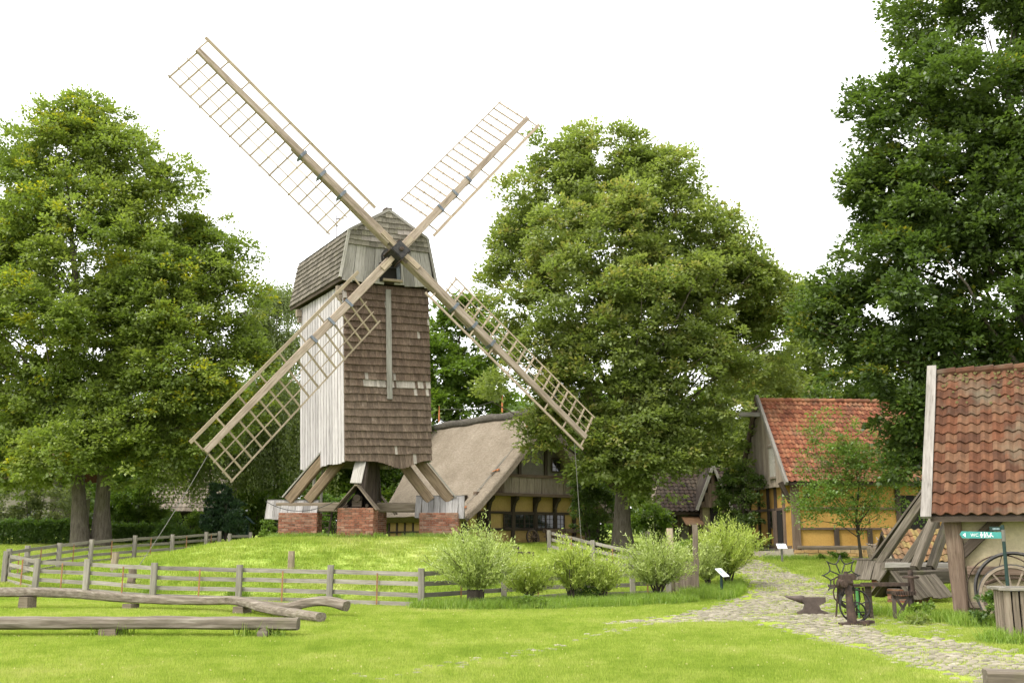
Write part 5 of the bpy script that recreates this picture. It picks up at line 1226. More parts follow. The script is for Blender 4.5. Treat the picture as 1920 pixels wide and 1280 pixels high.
p = spot(1600, 1173); dp = thing("drill_stand", "cast iron hand drill stand with star shaped handwheel and round flywheels on the cobbles", "drill stand", p, R(6))
m = MB(); m.tube([(0, 0, 0.02), (-0.02, 0, 0.10), (-0.04, 0, 0.5), (-0.07, 0, 0.86)], [0.105, 0.09, 0.072, 0.058], 12); obj("column", m, dp, mat=M['rust'], smooth=True)
m = MB(); m.bar((-0.25, 0, 0.03), (0.38, 0, 0.08), 0.2, 0.05); m.bar((0.0, -0.12, 0.03), (0.25, -0.12, 0.02), 0.06, 0.05); m.tube([(0.22, -.1, 0.0), (0.22, -.1, 0.1)], 0.05, 8); obj("base_plate", m, dp, mat=M['rust'])
m = MB(); m.box((-0.11, 0, 0.86), (0.17, 0.16, 0.15)); m.tube([(-0.26, -0.02, 0.80), (0.02, -0.02, 0.80)], 0.06, 10); m.tube([(-0.17, -0.12, 0.78), (-0.17, 0.12, 0.78)], 0.07, 10); m.tube([(-0.17, -0.14, 0.78), (-0.17, -0.12, 0.78)], 0.035, 8); m.tube([(-0.09, 0.0, 0.93), (-0.09, 0.0, 1.0)], [.05, .035], 8); m.tube([(0.03, -.06, 0.9), (.03, .08, .9)], 0.065, 10); m.ring((-0.19, 0.1, .8), .1, .012, 20, 4, (0, 1, 0), .015); obj("gear_head", m, dp, mat=M['rust'])
sw_ = MB(); ctr = Vector((-0.13, 0.12, 0.92)); nsp = 8
for k in range(nsp):
    a = 2 * math.pi * (k + 0.5) / nsp; d_ = Vector((math.cos(a), 0, math.sin(a))); sw_.tube([ctr + d_ * 0.04, ctr + d_ * 0.24], 0.013, 5)
    a2 = a + math.pi / nsp; a3 = a - math.pi / nsp
    tip = lambda q: ctr + Vector((math.cos(q), 0, math.sin(q))) * 0.335
    mid = ctr + d_ * 0.235
    arc = []
    for t_ in np.linspace(0, 1, 9):
        s_ = t_ * 2 - 1; ang = a + s_ * math.pi / nsp; rad_ = 0.235 + 0.115 * abs(s_) ** 2.4; arc.append(ctr + Vector((math.cos(ang), 0, math.sin(ang))) * rad_)
    sw_.tube(arc, 0.013, 5)
    sw_.tube([tip(a2), ctr + Vector((math.cos(a2), 0, math.sin(a2))) * 0.385], [0.016, 0.01], 5)
obj("star_handwheel", sw_, dp, mat=M['iron'])
m = MB(); c_ = Vector((0.13, 0.16, 0.36)); m.ring(c_, 0.30, 0.016, 40, 5, (0, 1, 0), 0.02)
for k in range(5):
    a = k * 1.257 + .3; m.tube([c_, c_ + Vector((math.cos(a), 0, math.sin(a))) * 0.3], 0.012, 5)
obj("flywheel", m, dp, mat=M['iron'])
m = MB(); c_ = Vector((0.17, 0.2, 0.24)); m.ring(c_, 0.18, 0.014, 32, 5, (0, 1, 0), 0.018); m.tube([c_ + Vector((-.18, 0, 0)), c_ + Vector((.18, 0, 0))], .012, 5); obj("lower_wheel", m, dp, mat=M['iron'])
m = MB(); arc = [(-0.28 + 0.13 * (1 - math.sin(t_)) * 0 + -0.05 * math.sin(t_), 0.1, 0.72 - 0.36 * t_ / 1.57 * 0.9) for t_ in np.linspace(0, 1.57, 6)]; arc = [(-0.26, 0.1, 0.74), (-0.31, 0.1, 0.62), (-0.29, 0.1, 0.5), (-0.2, 0.1, 0.4)]; m.tube(arc, 0.016, 5); obj("treadle_arm", m, dp, mat=M['rust'])

p = spot(1618, 1163); ft = thing("forge_frame", "rusty iron frame with round drum and green pipe beside the drill stand", "iron frame", p + Vector((0.05, 0.55, 0)), R(2))
m = MB()
for a, b in (((-0.42, 0, 0.02), (-0.34, 0, 0.62)), ((0.26, -0.05, 0), (0.15, -0.05, 0.62)), ((-0.42, 0, 0.03), (0.27, -0.05, 0.03)), ((0.12, 0.3, 0), (0.15, 0.3, 0.6)), ((-0.2, .1, .12), (.22, .1, .06))): m.bar(a, b, 0.03, 0.03, (0, -1, 0))
obj("legs", m, ft, mat=M['rust'])
m = MB(); m.bar((-0.5, 0, 0.65), (0.22, 0, 0.67), 0.3, 0.05); m.box((-0.12, 0.0, 0.56), (0.4, 0.2, 0.12)); obj("table_top", m, ft, mat=M['rust'])
m = MB(); m.ring((-0.12, 0.02, 0.42), 0.2, 0.03, 28, 6, (0, 1, 0), 0.06); m.tube([(-0.3, .02, .8), (-.14, .02, .8)], .09, 10); obj("drum", m, ft, mat=M['iron'])
m = MB(); m.tube([(0.02, -0.1, 0.26), (0.01, -0.1, 0.62)], 0.035, 8); m.tube([(0.03, -0.1, -0.05), (0.02, -0.1, 0.3)], 0.02, 6); obj("green_pipe", m, ft, mat=M['green'])

p = spot(1702, 1163); it = thing("iron_table", "rusty machine bed on crossed iron legs beside the shed post", "machine bed", p + Vector((0, 0.2, 0)), R(3))
m = MB(); m.bar((-0.82, 0, 0.70), (0.12, 0, 0.70), 0.16, 0.07); obj("bed_rail", m, it, mat=M['rust'])
m = MB()
for x in (-0.2, 0.13): m.bar((x, -0.05, 0), (x, -0.05, 0.5), 0.06, 0.06, (0, -1, 0))
m.bar((-0.18, -0.06, 0.02), (0.12, -0.06, 0.46), 0.05, 0.03, (0, -1, 0)); m.bar((0.12, -0.06, 0.02), (-0.18, -0.06, 0.46), 0.05, 0.03, (0, -1, 0)); m.bar((-0.22, -.05, .44), (.15, -.05, .44), .06, .06); m.bar((-0.22, -.05, .06), (.15, -.05, .06), .05, .05)
obj("crossed_legs", m, it, mat=M['anvil'])
m = MB(); m.bar((-0.25, 0, 0.53), (0.22, 0, 0.53), 0.34, 0.06); 
for k in range(9): m.box((-0.22 + k * 0.052, -0.18, 0.53), (0.025, 0.03, 0.09))
obj("toothed_plate", m, it, mat=M['rust'])
m = MB()
for x, x2 in ((-0.72, -0.70), (-0.62, -0.66)): m.bar((x, 0.1, 0), (x2, 0.05, 0.67), 0.07, 0.05, (0, -1, 0))
m.bar((0.26, .05, .0), (.2, .05, .5), .07, .05, (0, -1, 0)); obj("rear_legs", m, it, mat=M['dark_oak'])
m = MB(); m.tube([(0.2, 0, 0.56), (0.2, 0, 0.92)], [0.07, 0.05], 10); m.ring((0.2, 0, 0.84), 0.15, 0.018, 24, 5, (0, 0, 1), 0.02); m.bar((0.05, 0, .84), (.35, 0, .84), .03, .03); m.tube([(0.2, 0, .9), (.2, 0, .98)], [.06, .045], 10); obj("screw_wheel", m, it, mat=M['rust'])

# wheels and hoops against the shed
def shed_pt(x, y, z=0.0): return Matrix.Translation((SX, SY, 0)) @ Matrix.Rotation(SR, 4, 'Z') @ Vector((x, y, z))
p = shed_pt(1.10, -0.62); cart_wheel("cart_wheel", "bleached spoked cart wheel leaning on the shed wall behind the slatted bin", (p.x, p.y, -0.06), SR, R(-14), 0.60, 0.062, 12, M['oak'], M['oak'])
for k, (xx, yy_, rad_, lab, tr) in enumerate(((1.14, -0.45, 0.70, "thick dark iron hoop behind the bleached cart wheel", 0.03), (0.95, -0.28, 0.67, "thin tall iron hoop leaning on the plaster, leftmost of the hoops", 0.011))):
    p = shed_pt(xx, yy_); hoop = MB(); hoop.ring((0, 0, rad_), rad_, tr, 48, 5, (0, 1, 0), 0.03)
    if k == 1: hoop.tube([(0, 0, rad_ * 2), (-0.08, 0, rad_ * 1.6)], .01, 4)
    tag(obj("iron_hoop", hoop, None, Matrix.Translation((p.x, p.y, -0.04)) @ Matrix.Rotation(SR, 4, 'Z') @ Matrix.Rotation(R(-11 if k == 0 else -6), 4, 'X'), M['iron'] if k == 0 else M['rust']), lab, "iron hoop")
p = shed_pt(1.12, -0.2); m = MB(); m.tube([(-0.6, 0, .60), (-0.56, 0, .69), (-0.25, 0, .81), (0.05, 0, .83), (.35, 0, .75)], [0.03, 0.035, 0.04, 0.035, 0.025], 7)
tag(obj("yoke", m, None, Matrix.Translation((p.x, p.y, 0.04)) @ Matrix.Rotation(SR, 4, 'Z'), M['brown_oak']), "curved wooden ox yoke hung above the hoops on the shed wall", "yoke")
# slatted bin
p = spot(1918, 1206); sb = thing("slatted_bin", "slatted wooden bin at the right edge before the cart wheel", "bin", p + Vector((0.13, 0.2, 0)), R(-8))
q_ = MB(); q_.box((0.02, 0.0, 0.4), (0.56, 0.50, 0.78)); obj("dark_core", q_, sb, mat=M['void'])  # near-black filling stands in for the dark between the slats
for k in range(6):
    x = -0.29 + k * 0.115; beam("slat", (x, -0.29, 0.0), (x, -0.29, 0.80), 0.085, 0.03, M['picket'], sb, up=(0, -1, 0))
for k in range(5):
    y = -0.24 + k * 0.12; beam("slat", (-0.31, y, 0.0), (-0.31, y, 0.80), 0.085, 0.03, M['picket'], sb, up=(-1, 0, 0))
for a, b in (((-0.4, -0.3, 0.83), (0.4, -0.3, 0.83)), ((-0.4, 0.3, 0.83), (0.4, 0.3, 0.83))): beam("rim_board", a, b, 0.13, 0.04, M['fence'], sb)
for x in (-0.34, .34): beam("rim_board", (x, -0.22, 0.832), (x, .22, 0.832), 0.12, 0.04, M['fence'], sb)

# ---------------------------------------------------------------- signs
sp0 = at(1881, 1003, 18.2); sg = thing("direction_sign", "dark signpost with teal toilet arrow board and small dark board beside the shed", "signpost", (sp0.x, sp0.y, 0), R(-4))
m = MB(); m.tube([(0, 0, 0), (0, 0, 1.84)], 0.03, 10); obj("pole", m, sg, mat=M['darkgreen'])
m = MB(); m.tube([(0, 0, 1.56), (0, 0, 1.76)], 0.037, 10); obj("clamp", m, sg, mat=M['rope'])
m = MB(); m.prism([(-0.70, 1.615), (-0.735, 1.675), (-0.70, 1.735), (-0.03, 1.72), (-0.03, 1.61)], -0.012, 0.012); bd = obj("arrow_board", m, sg, mat=M['teal'])
def text(s, size, x, z, parent, mat, y=-0.016):
    cu = bpy.data.curves.new("lettering", 'FONT'); cu.body = s; cu.size = size; cu.extrude = 0.001; cu.materials.append(mat)
    tmp = bpy.data.objects.new("lettering", cu); me = bpy.data.meshes.new_from_object(tmp); bpy.data.objects.remove(tmp)
    o = bpy.data.objects.new("lettering", me); col.objects.link(o); o.parent = parent
    o.matrix_basis = Matrix.Translation((x, y, z)) @ Matrix.Rotation(R(90), 4, 'X'); return o
text("WC", 0.078, -0.56, 1.642, bd, M['white'])
m = MB(); m.prism([(-0.695, 1.67), (-0.645, 1.71), (-0.645, 1.63)], -0.018, -0.0135)
def person_icon(m, x, skirt):
    m.prism([(x + math.cos(a) * .012, 1.708 + math.sin(a) * .012) for a in np.linspace(0, 6.28, 9)[:-1]], -0.018, -0.0135)
    m.prism([(x - .014, 1.693), (x + .014, 1.693), (x + (.026 if skirt else .014), 1.655), (x + .01, 1.655), (x + .01, 1.625), (x - .01, 1.625), (x - .01, 1.655), (x - (.026 if skirt else .014), 1.655)], -0.018, -0.0135)
person_icon(m, -0.375, True); person_icon(m, -0.32, False)
m.prism([(-0.28 + math.cos(a) * .01, 1.705 + math.sin(a) * .01) for a in np.linspace(0, 6.28, 9)[:-1]], -0.018, -0.0135); m.bar((-.28, -.016, 1.692), (-.275, -.016, 1.66), .014, .004, (0, -1, 0)); m.bar((-.275, -.016, 1.66), (-.25, -.016, 1.65), .012, .004, (0, -1, 0)); m.ring((-0.272, -.016, 1.645), .02, .003, 16, 4, (0, 1, 0), .002)
m.prism([(-0.21 + math.cos(a) * .01, 1.70 + math.sin(a) * .01) for a in np.linspace(0, 6.28, 9)[:-1]], -0.018, -0.0135); m.bar((-.215, -.016, 1.688), (-.235, -.016, 1.632), .02, .004, (0, -1, 0)); m.bar((-.21, -.016, 1.67), (-.175, -.016, 1.635), .012, .004, (0, -1, 0))
obj("pictograms", m, bd, mat=M['white'])
m = MB(); m.box((-0.125, 0, 1.775), (0.19, 0.02, 0.075)); b2 = obj("small_board", m, sg, mat=M['darkgreen'])
m = MB()
for k in range(5): m.box((-0.165 + k * 0.024, -0.0125, 1.775), (0.015, 0.003, 0.03))
obj("faint_lettering", m, b2, mat=M['print'])
def lectern(label, px, py, Y, h_, rz, w, mat_post):
    x, y = fx(px, Y); l_ = thing("information_sign", label, "sign", (x, y, hz(x, y)), rz)
    q_ = MB(); q_.bar((0, 0.02, 0), (0, 0.02, h_), 0.07, 0.06, (0, -1, 0)); obj("post", q_, l_, mat=mat_post)
    Tm = Matrix.Translation((0, 0, h_)) @ Matrix.Rotation(R(42), 4, 'X')
    q_ = MB(); q_.box((0, 0, 0.01), (w, w * 0.72, 0.02)); brd = obj("board", q_, l_, Tm, M['white'])
    q_ = MB(); q_.box((-w * 0.2, w * 0.08, 0.022), (w * 0.25, w * 0.25, 0.002)); 
    for k in range(4): q_.box((w * 0.18, w * (0.2 - 0.1 * k), 0.022), (w * 0.4, w * 0.03, 0.002))
    obj("print", q_, brd, mat=M['print'])
lectern("slanted white information panel on a dark green post before the largest willow", 1352, 1110, 28.6, 0.62, R(58), 0.44, M['darkgreen'])
lectern("slanted white information panel on a pale post at the ochre house corner", 1466, 1052, 40.8, 0.62, R(5), 0.38, M['rope'])
# dark little shelter left of the mill
x, y = fx(458, 52.0); bs = thing("bell_shelter", "narrow dark green post shelter with small pitched roof left of the mill", "post shelter", (x, y, hz(x, y)))
q_ = MB(); q_.box((0, 0, 0.55), (0.34, 0.3, 1.2)); obj("box", q_, bs, mat=M['darkgreen'])
for s in (-1, 1): beam("roof_board", (s * 0.42, 0, 1.08), (0, 0, 1.45), 0.5, 0.04, M['darkgreen'], bs, up=(s * .5, 0, 1))
# ---------------------------------------------------------------- foliage
def nrm(a): return a / np.maximum(np.linalg.norm(a, axis=-1, keepdims=True), 1e-9)
def leaf_mesh(name, P, D, Nn, L, W, fold, rv, mat):
    """each leaf: a folded rhombus of two triangles"""
    n = len(P); D = nrm(D); S = nrm(np.cross(D, Nn)); Nn = np.cross(S, D)
    L = L[:, None]; W = W[:, None]
    V = np.empty((n, 4, 3), np.float32)
    V[:, 0] = P; V[:, 1] = P + D * L * 0.45 + S * W * 0.5 + Nn * L * fold
    V[:, 2] = P + D * L; V[:, 3] = P + D * L * 0.45 - S * W * 0.5 + Nn * L * fold
    F = (np.arange(n)[:, None] * 4 + np.array([0, 1, 2, 3])).astype(np.int32)
    me = grid_mesh(name, V.reshape(-1, 3), F, mat)
    a = me.attributes.new("rnd", 'FLOAT', 'FACE'); a.data.foreach_set("value", rv.astype(np.float32))
    return me
def sphere_dirs(g, n):
    return nrm(g.normal(size=(n, 3)))
def crown_leaves(lobes, n_leaf, leaf, seed, cr=0.8, per=58, inner=0.42, yellow=0.1, droop=0.25, edge=1.05, up=0.8, low_cut=-0.75, sub=10, bough=None, flat=0.9):
    """leaves in twig clusters, clusters over the upper side of boughs, boughs over and inside overlapping lobes (cx,cy,cz,rx,ry,rz)"""
    g = np.random.default_rng(seed); lob = np.array(lobes, float)
    nb = max(4, n_leaf // (per * sub)); bough = bough or cr * 1.45
    area = lob[:, 3] * lob[:, 4] + lob[:, 4] * lob[:, 5] + lob[:, 3] * lob[:, 5]
    C = []; O = []
    while len(C) < nb:
        k = g.choice(len(lob), size=nb, p=area / area.sum()); d = sphere_dirs(g, nb)
        rad = edge - (edge - inner) * g.random(nb) ** 1.6
        bump = 1 + 0.08 * np.sin(d[:, 0] * 5.1 + k * 1.7) * np.sin(d[:, 2] * 6.3 + k) + 0.05 * np.sin(d[:, 1] * 11 + d[:, 2] * 9)
        sh = np.maximum(0.35, 1 - bough * 0.3 / np.min(lob[k, 3:], axis=1))
        c = lob[k, :3] + d * lob[k, 3:] * (rad * bump * sh)[:, None]
        q = np.full(nb, 9.0)
        for j in range(len(lob)):
            qq = np.linalg.norm((c - lob[j, :3]) / lob[j, 3:], axis=1); q = np.where(k == j, q, np.minimum(q, qq))
        ok = (q > 0.55) & ((d[:, 2] > low_cut) | (g.random(nb) < 0.3))
        for cc, dd in zip(c[ok], d[ok]): C.append(cc); O.append(dd)
    C = np.array(C[:nb]); O = np.array(O[:nb]); bv = g.random(nb); br = bough * (0.6 + 0.65 * g.random(nb)); by = g.random(nb) < yellow * 1.6
    bi = np.repeat(np.arange(nb), sub); ns = len(bi)
    e = sphere_dirs(g, ns) + O[bi] * 0.55 + np.array([0, 0, 0.35]); e = nrm(e)
    S = C[bi] + e * (br[bi] * (0.55 + 0.5 * g.random(ns)))[:, None] * np.array([1, 1, flat])
    srad = cr * (0.34 + 0.42 * g.random(ns)); sv = g.random(ns); yc = by[bi] & (g.random(ns) < 0.5)
    ci = np.repeat(np.arange(ns), per); n = len(ci)
    d = sphere_dirs(g, n); d[:, 2] = np.where(d[:, 2] < -0.4, -d[:, 2], d[:, 2]); rr = g.random(n) ** 0.5
    off = d * rr[:, None] * srad[ci][:, None] * np.array([1, 1, 0.75]) + e[ci] * (g.random(n) ** 3 * 0.5 * srad[ci])[:, None]
    P = S[ci] + off
    nn = nrm(np.array([0, 0, up]) + e[ci] * 0.5 + d * 0.35 + g.normal(size=(n, 3)) * 0.40)
    D = nrm(d * np.array([1, 1, 0.5]) + e[ci] * 0.5 + g.normal(size=(n, 3)) * 0.4 + np.array([0, 0, -droop]))
    rv = 0.06 + 0.34 * bv[bi][ci] + 0.26 * sv[ci] + 0.20 * g.random(n)
    tip = yc[ci] & (d[:, 2] > 0.0) & (g.random(n) < 0.65)
    rv = np.where(tip, 0.87 + 0.13 * g.random(n), np.minimum(rv, 0.84))
    L = leaf * (0.7 + 0.6 * g.random(n)); W = L * (0.52 + 0.2 * g.random(n))
    return P, D, nn, L, W, rv, S
def limbs(m, base, top, r0, targets, seed, r_tip=0.03, trunk_pts=None):
    """trunk with limbs bending out to a sample of the leaf clumps"""
    g = random.Random(seed); base, top = Vector(base), Vector(top); H = (top - base).length
    tp = trunk_pts or [base, base.lerp(top, 0.12) + Vector((g.uniform(-.1, .1), 0, 0)), base.lerp(top, 0.4) + Vector((g.uniform(-.2, .2), g.uniform(-.2, .2), 0)), base.lerp(top, 0.7) + Vector((g.uniform(-.3, .3), g.uniform(-.3, .3), 0)), top]
    nT = len(tp)
    m.tube([tp[0] - Vector((0, 0, 0.3))] + tp, [r0 * 1.45, r0 * 1.22] + [r0 * (1 - 0.85 * (i / (nT - 1))) for i in range(1, nT)], 10)
    for t in targets:
        t = Vector(t); 
        f = min(0.95, max(0.36, (t.z - base.z) / max(H, 1) - g.uniform(0.08, 0.26)))
        k = f * (nT - 1); i = min(int(k), nT - 2); s = tp[i].lerp(tp[i + 1], k - i)
        if (t - s).length < 0.6: continue
        mid = s.lerp(t, 0.5) + Vector((g.uniform(-.35, .35), g.uniform(-.35, .35), g.uniform(0.0, 0.7)))
        q1 = s.lerp(mid, 0.5) + Vector((g.uniform(-.15, .15), 0, g.uniform(-.05, .25))); q2 = mid.lerp(t, 0.5) + Vector((g.uniform(-.2, .2), g.uniform(-.2, .2), .1))
        rb_ = r0 * (1 - 0.8 * f) * g.uniform(0.2, 0.42)
        m.tube([s, q1, mid, q2, t], [rb_, rb_ * .8, rb_ * .55, rb_ * .34, r_tip * .6], 5, cap=False)
def tree(name, label, base, lobes, n_leaf, leaf, seed, mat, r0, top=None, cat="tree", group=None, nl=34, bark_='bark', cr=0.8, trunk_pts=None, **kw):
    base = Vector(base); t = thing(name, label, cat, base, 0.0, group)
    P, D, nn, L, W, rv, C = crown_leaves(lobes, n_leaf, leaf, seed, cr, **kw)
    b = np.array(base); g = random.Random(seed + 5)
    m = MB(); tz = max(l[2] + 0.5 * l[5] for l in lobes); top = Vector(top) if top else Vector((base.x + (lobes[0][0] - base.x) * .6, base.y + (lobes[0][1] - base.y) * .6, base.z + (tz - base.z) * 0.85))
    tg = [Vector(C[g.randrange(len(C))]) - base for _ in range(nl)]
    limbs(m, (0, 0, 0), top - base, r0, tg, seed, trunk_pts=[Vector(q) for q in trunk_pts] if trunk_pts else None)
    obj("trunk", m, t, mat=M[bark_], smooth=True)
    obj("crown", leaf_mesh("crown", P - b, D, nn, L, W, 0.10, rv, mat), t)
    return t
def lobe(px, py, Y, rx, rz, ry=None, dY=0.0):
    """a crown lobe centred on a photograph pixel at distance Y; radii in metres"""
    p = at(px, py, Y + dY); return (p.x, p.y, p.z, rx, ry or (rx * 0.9), rz)
def pxm(n, Y): return n / 1920.0 * Y * 1.03

# ---- great tree at the left: two stems close together
Y = 50.0
def LB(Y, lst): return [lobe(x, y, Y, pxm(rx, Y), pxm(ry, Y), pxm((rx + ry) / 2, Y) * .9, dY) for x, y, rx, ry, dY in lst]
tree("oak_tree", "large leafy oak at the far left, its stem the left one of the close pair", gpt(152, Y),
     LB(Y, [(120, 330, 105, 140, 0), (30, 420, 100, 130, 0.5), (150, 470, 130, 130, -1.5), (-40, 560, 110, 130, 0), (70, 620, 120, 110, -2), (180, 640, 110, 110, -2), (30, 760, 120, 85, -1), (-80, 700, 120, 120, 0), (140, 790, 100, 75, -2.0), (60, 850, 90, 45, -1), (170, 240, 50, 60, 0), (70, 250, 60, 50, 0), (110, 845, 70, 45, -3.5), (30, 870, 70, 40, -2)]),
     165000, 0.186, 101, M['left_leaf'], 0.42, at(125, 330, Y), nl=46, cr=0.85, yellow=0.13, inner=0.42)
Y2 = 50.6
tree("oak_tree", "leafy oak with yellowing sprays, its stem the right one of the left pair", gpt(190, Y2),
     LB(Y2, [(250, 340, 75, 85, 0), (290, 430, 90, 100, 0.5), (340, 520, 100, 110, 0), (270, 570, 110, 110, -1.6), (400, 610, 90, 110, 0.2), (330, 700, 110, 100, -1.6), (430, 720, 75, 90, 0), (250, 760, 110, 80, -1.5), (370, 790, 100, 70, -1), (270, 850, 90, 40, -1), (205, 300, 55, 60, 0), (320, 395, 70, 75, 0), (395, 490, 65, 75, 0), (440, 580, 50, 70, 0), (210, 850, 70, 38, -3.5), (300, 860, 60, 30, -2)]),
     155000, 0.186, 102, M['left_leaf'], 0.46, at(230, 420, Y2), nl=44, cr=0.85, yellow=0.14, inner=0.42)
# ---- central oak
Y3 = 47.0
tree("oak_tree", "broad domed oak standing between the thatched farmhouse and the ochre house", gpt(1168, Y3),
     LB(Y3, [(1130, 330, 95, 85, 0.6), (1040, 330, 70, 75, 1), (1230, 385, 100, 90, 0.5), (1010, 440, 90, 100, 0.5), (1130, 470, 130, 110, -1.6), (1290, 490, 100, 100, 0), (980, 550, 80, 110, 0.5), (1090, 600, 130, 110, -2.2), (1230, 600, 130, 110, -2.2), (1370, 590, 100, 110, 1.5), (1010, 700, 100, 100, -1.2), (1150, 730, 130, 100, -2.4), (1300, 720, 110, 110, -0.8), (1420, 670, 80, 100, 2.8), (1075, 820, 85, 50, -2.2), (1210, 830, 110, 65, -2), (1310, 830, 80, 60, 0), (1440, 560, 55, 70, 0.5), (1285, 425, 75, 65, 0), (1185, 345, 75, 65, 0.5), (1365, 525, 70, 80, 0), (1075, 340, 70, 60, 0), (1150, 850, 60, 36, -3.0), (1215, 865, 60, 36, -3), (1120, 880, 42, 22, -2.5), (1195, 890, 45, 22, -2.5)]),
     285000, 0.18, 103, M['oak_leaf'], 0.50, at(1165, 420, Y3), nl=60, cr=0.8, yellow=0.22, inner=0.45,
     trunk_pts=[(0, 0, 0), (-0.03, 0, 1.2), (0.03, 0, 2.8), (0.05, 0, 4.6), (-0.1, 0.1, 8), (-0.1, 0, 14)])
# ---- great oak at the right
Y4 = 34.0
tree("oak_tree", "tall dark oak filling the upper right corner above the pantile shed", (17.4, Y4, hz(17.4, Y4)),
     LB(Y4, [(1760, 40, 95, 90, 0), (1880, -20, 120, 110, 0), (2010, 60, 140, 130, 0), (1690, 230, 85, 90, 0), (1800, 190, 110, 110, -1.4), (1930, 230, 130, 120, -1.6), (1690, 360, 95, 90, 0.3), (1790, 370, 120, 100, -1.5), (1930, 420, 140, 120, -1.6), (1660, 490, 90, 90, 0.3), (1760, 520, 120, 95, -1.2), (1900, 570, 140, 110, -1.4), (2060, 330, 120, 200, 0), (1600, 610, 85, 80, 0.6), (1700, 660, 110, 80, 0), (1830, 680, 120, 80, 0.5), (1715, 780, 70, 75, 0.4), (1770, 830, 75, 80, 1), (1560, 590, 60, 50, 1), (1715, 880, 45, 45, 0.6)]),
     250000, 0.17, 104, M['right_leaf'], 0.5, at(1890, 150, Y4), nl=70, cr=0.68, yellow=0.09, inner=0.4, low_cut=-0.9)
# ---- trees further back
B = "trees standing beyond the farmyard"
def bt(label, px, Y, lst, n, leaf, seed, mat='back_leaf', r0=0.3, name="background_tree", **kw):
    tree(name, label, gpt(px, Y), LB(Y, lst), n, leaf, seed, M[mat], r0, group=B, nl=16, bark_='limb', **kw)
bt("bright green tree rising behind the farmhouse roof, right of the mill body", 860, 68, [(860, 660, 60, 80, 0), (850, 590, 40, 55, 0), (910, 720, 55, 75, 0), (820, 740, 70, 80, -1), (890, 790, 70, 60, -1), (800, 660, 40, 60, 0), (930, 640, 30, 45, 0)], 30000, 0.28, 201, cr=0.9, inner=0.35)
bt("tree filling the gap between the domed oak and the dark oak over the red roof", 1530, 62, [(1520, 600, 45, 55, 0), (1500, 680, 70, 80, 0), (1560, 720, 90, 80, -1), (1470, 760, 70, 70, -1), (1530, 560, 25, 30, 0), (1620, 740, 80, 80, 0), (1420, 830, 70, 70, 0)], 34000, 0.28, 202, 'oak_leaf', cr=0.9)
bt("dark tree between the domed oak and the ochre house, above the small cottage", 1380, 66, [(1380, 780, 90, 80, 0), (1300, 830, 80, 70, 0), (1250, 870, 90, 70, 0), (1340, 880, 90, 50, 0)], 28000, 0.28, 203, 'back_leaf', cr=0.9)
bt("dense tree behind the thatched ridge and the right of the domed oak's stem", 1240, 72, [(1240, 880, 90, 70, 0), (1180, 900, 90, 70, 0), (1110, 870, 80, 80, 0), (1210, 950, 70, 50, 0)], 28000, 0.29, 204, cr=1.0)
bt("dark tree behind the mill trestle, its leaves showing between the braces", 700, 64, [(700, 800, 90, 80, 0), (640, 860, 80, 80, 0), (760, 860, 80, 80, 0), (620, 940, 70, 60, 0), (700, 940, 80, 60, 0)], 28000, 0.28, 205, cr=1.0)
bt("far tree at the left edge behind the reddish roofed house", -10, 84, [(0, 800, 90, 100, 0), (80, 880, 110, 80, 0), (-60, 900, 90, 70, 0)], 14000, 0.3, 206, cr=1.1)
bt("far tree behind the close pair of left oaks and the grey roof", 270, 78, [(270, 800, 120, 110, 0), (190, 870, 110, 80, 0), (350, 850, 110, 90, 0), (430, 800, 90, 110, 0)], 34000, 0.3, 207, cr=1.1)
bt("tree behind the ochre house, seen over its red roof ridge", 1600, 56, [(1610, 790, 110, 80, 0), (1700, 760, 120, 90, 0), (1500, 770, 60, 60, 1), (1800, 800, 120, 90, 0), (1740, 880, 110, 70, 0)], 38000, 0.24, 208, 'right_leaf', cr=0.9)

# ---- birches with hanging twigs
def birch(label, px, Y, lst, n_str, seed, length, mat='birch_leaf', r0=0.18):
    base = gpt(px, Y); t = thing("birch_tree", label, "tree", base, 0.0, "birches behind the mill")
    g = np.random.default_rng(seed); lob = np.array(LB(Y, lst)); b = np.array(base)
    k = g.integers(0, len(lob), n_str); d = sphere_dirs(g, n_str); d[:, 2] = np.abs(d[:, 2]) * 0.9 - 0.25
    S0 = lob[k, :3] + d * lob[k, 3:] * (0.45 + 0.55 * g.random(n_str))[:, None]
    per = 46; ci = np.repeat(np.arange(n_str), per); n = len(ci)
    tt = np.tile(np.linspace(0, 1, per), n_str) + g.normal(size=n) * 0.015
    ln = length * (0.5 + 0.8 * g.random(n_str))
    outx = d * np.array([1, 1, 0])
    P = S0[ci] + outx[ci] * (0.45 * np.sqrt(np.clip(tt, 0, 1)))[:, None] + np.array([0, 0, -1]) * (ln[ci] * np.clip(tt, 0, 1) ** 1.2)[:, None] + g.normal(size=(n, 3)) * 0.10
    D = nrm(np.array([0, 0, -0.9]) + g.normal(size=(n, 3)) * 0.5); nn = nrm(outx[ci] + g.normal(size=(n, 3)) * 0.6 + np.array([0, 0, .3]))
    L = 0.14 * (0.7 + 0.6 * g.random(n)); rv = np.clip(0.2 + 0.5 * g.random(n_str)[ci] + 0.3 * g.random(n), 0, 1)
    m = MB(); tp = Vector(np.max(lob[:, 2] + lob[:, 5] * .6) * Vector((0, 0, 1))) - Vector((0, 0, base.z)); tp.x = lob[:, 0].mean() - base.x
    gg = random.Random(seed); limbs(m, (0, 0, 0), tp, r0, [Vector(S0[gg.randrange(n_str)] - b) for _ in range(26)], seed, 0.02)
    obj("trunk", m, t, mat=M['birch_bark'], smooth=True); obj("crown", leaf_mesh("crown", P - b, D, nn, L, L * 0.6, 0.08, rv, M[mat]), t)
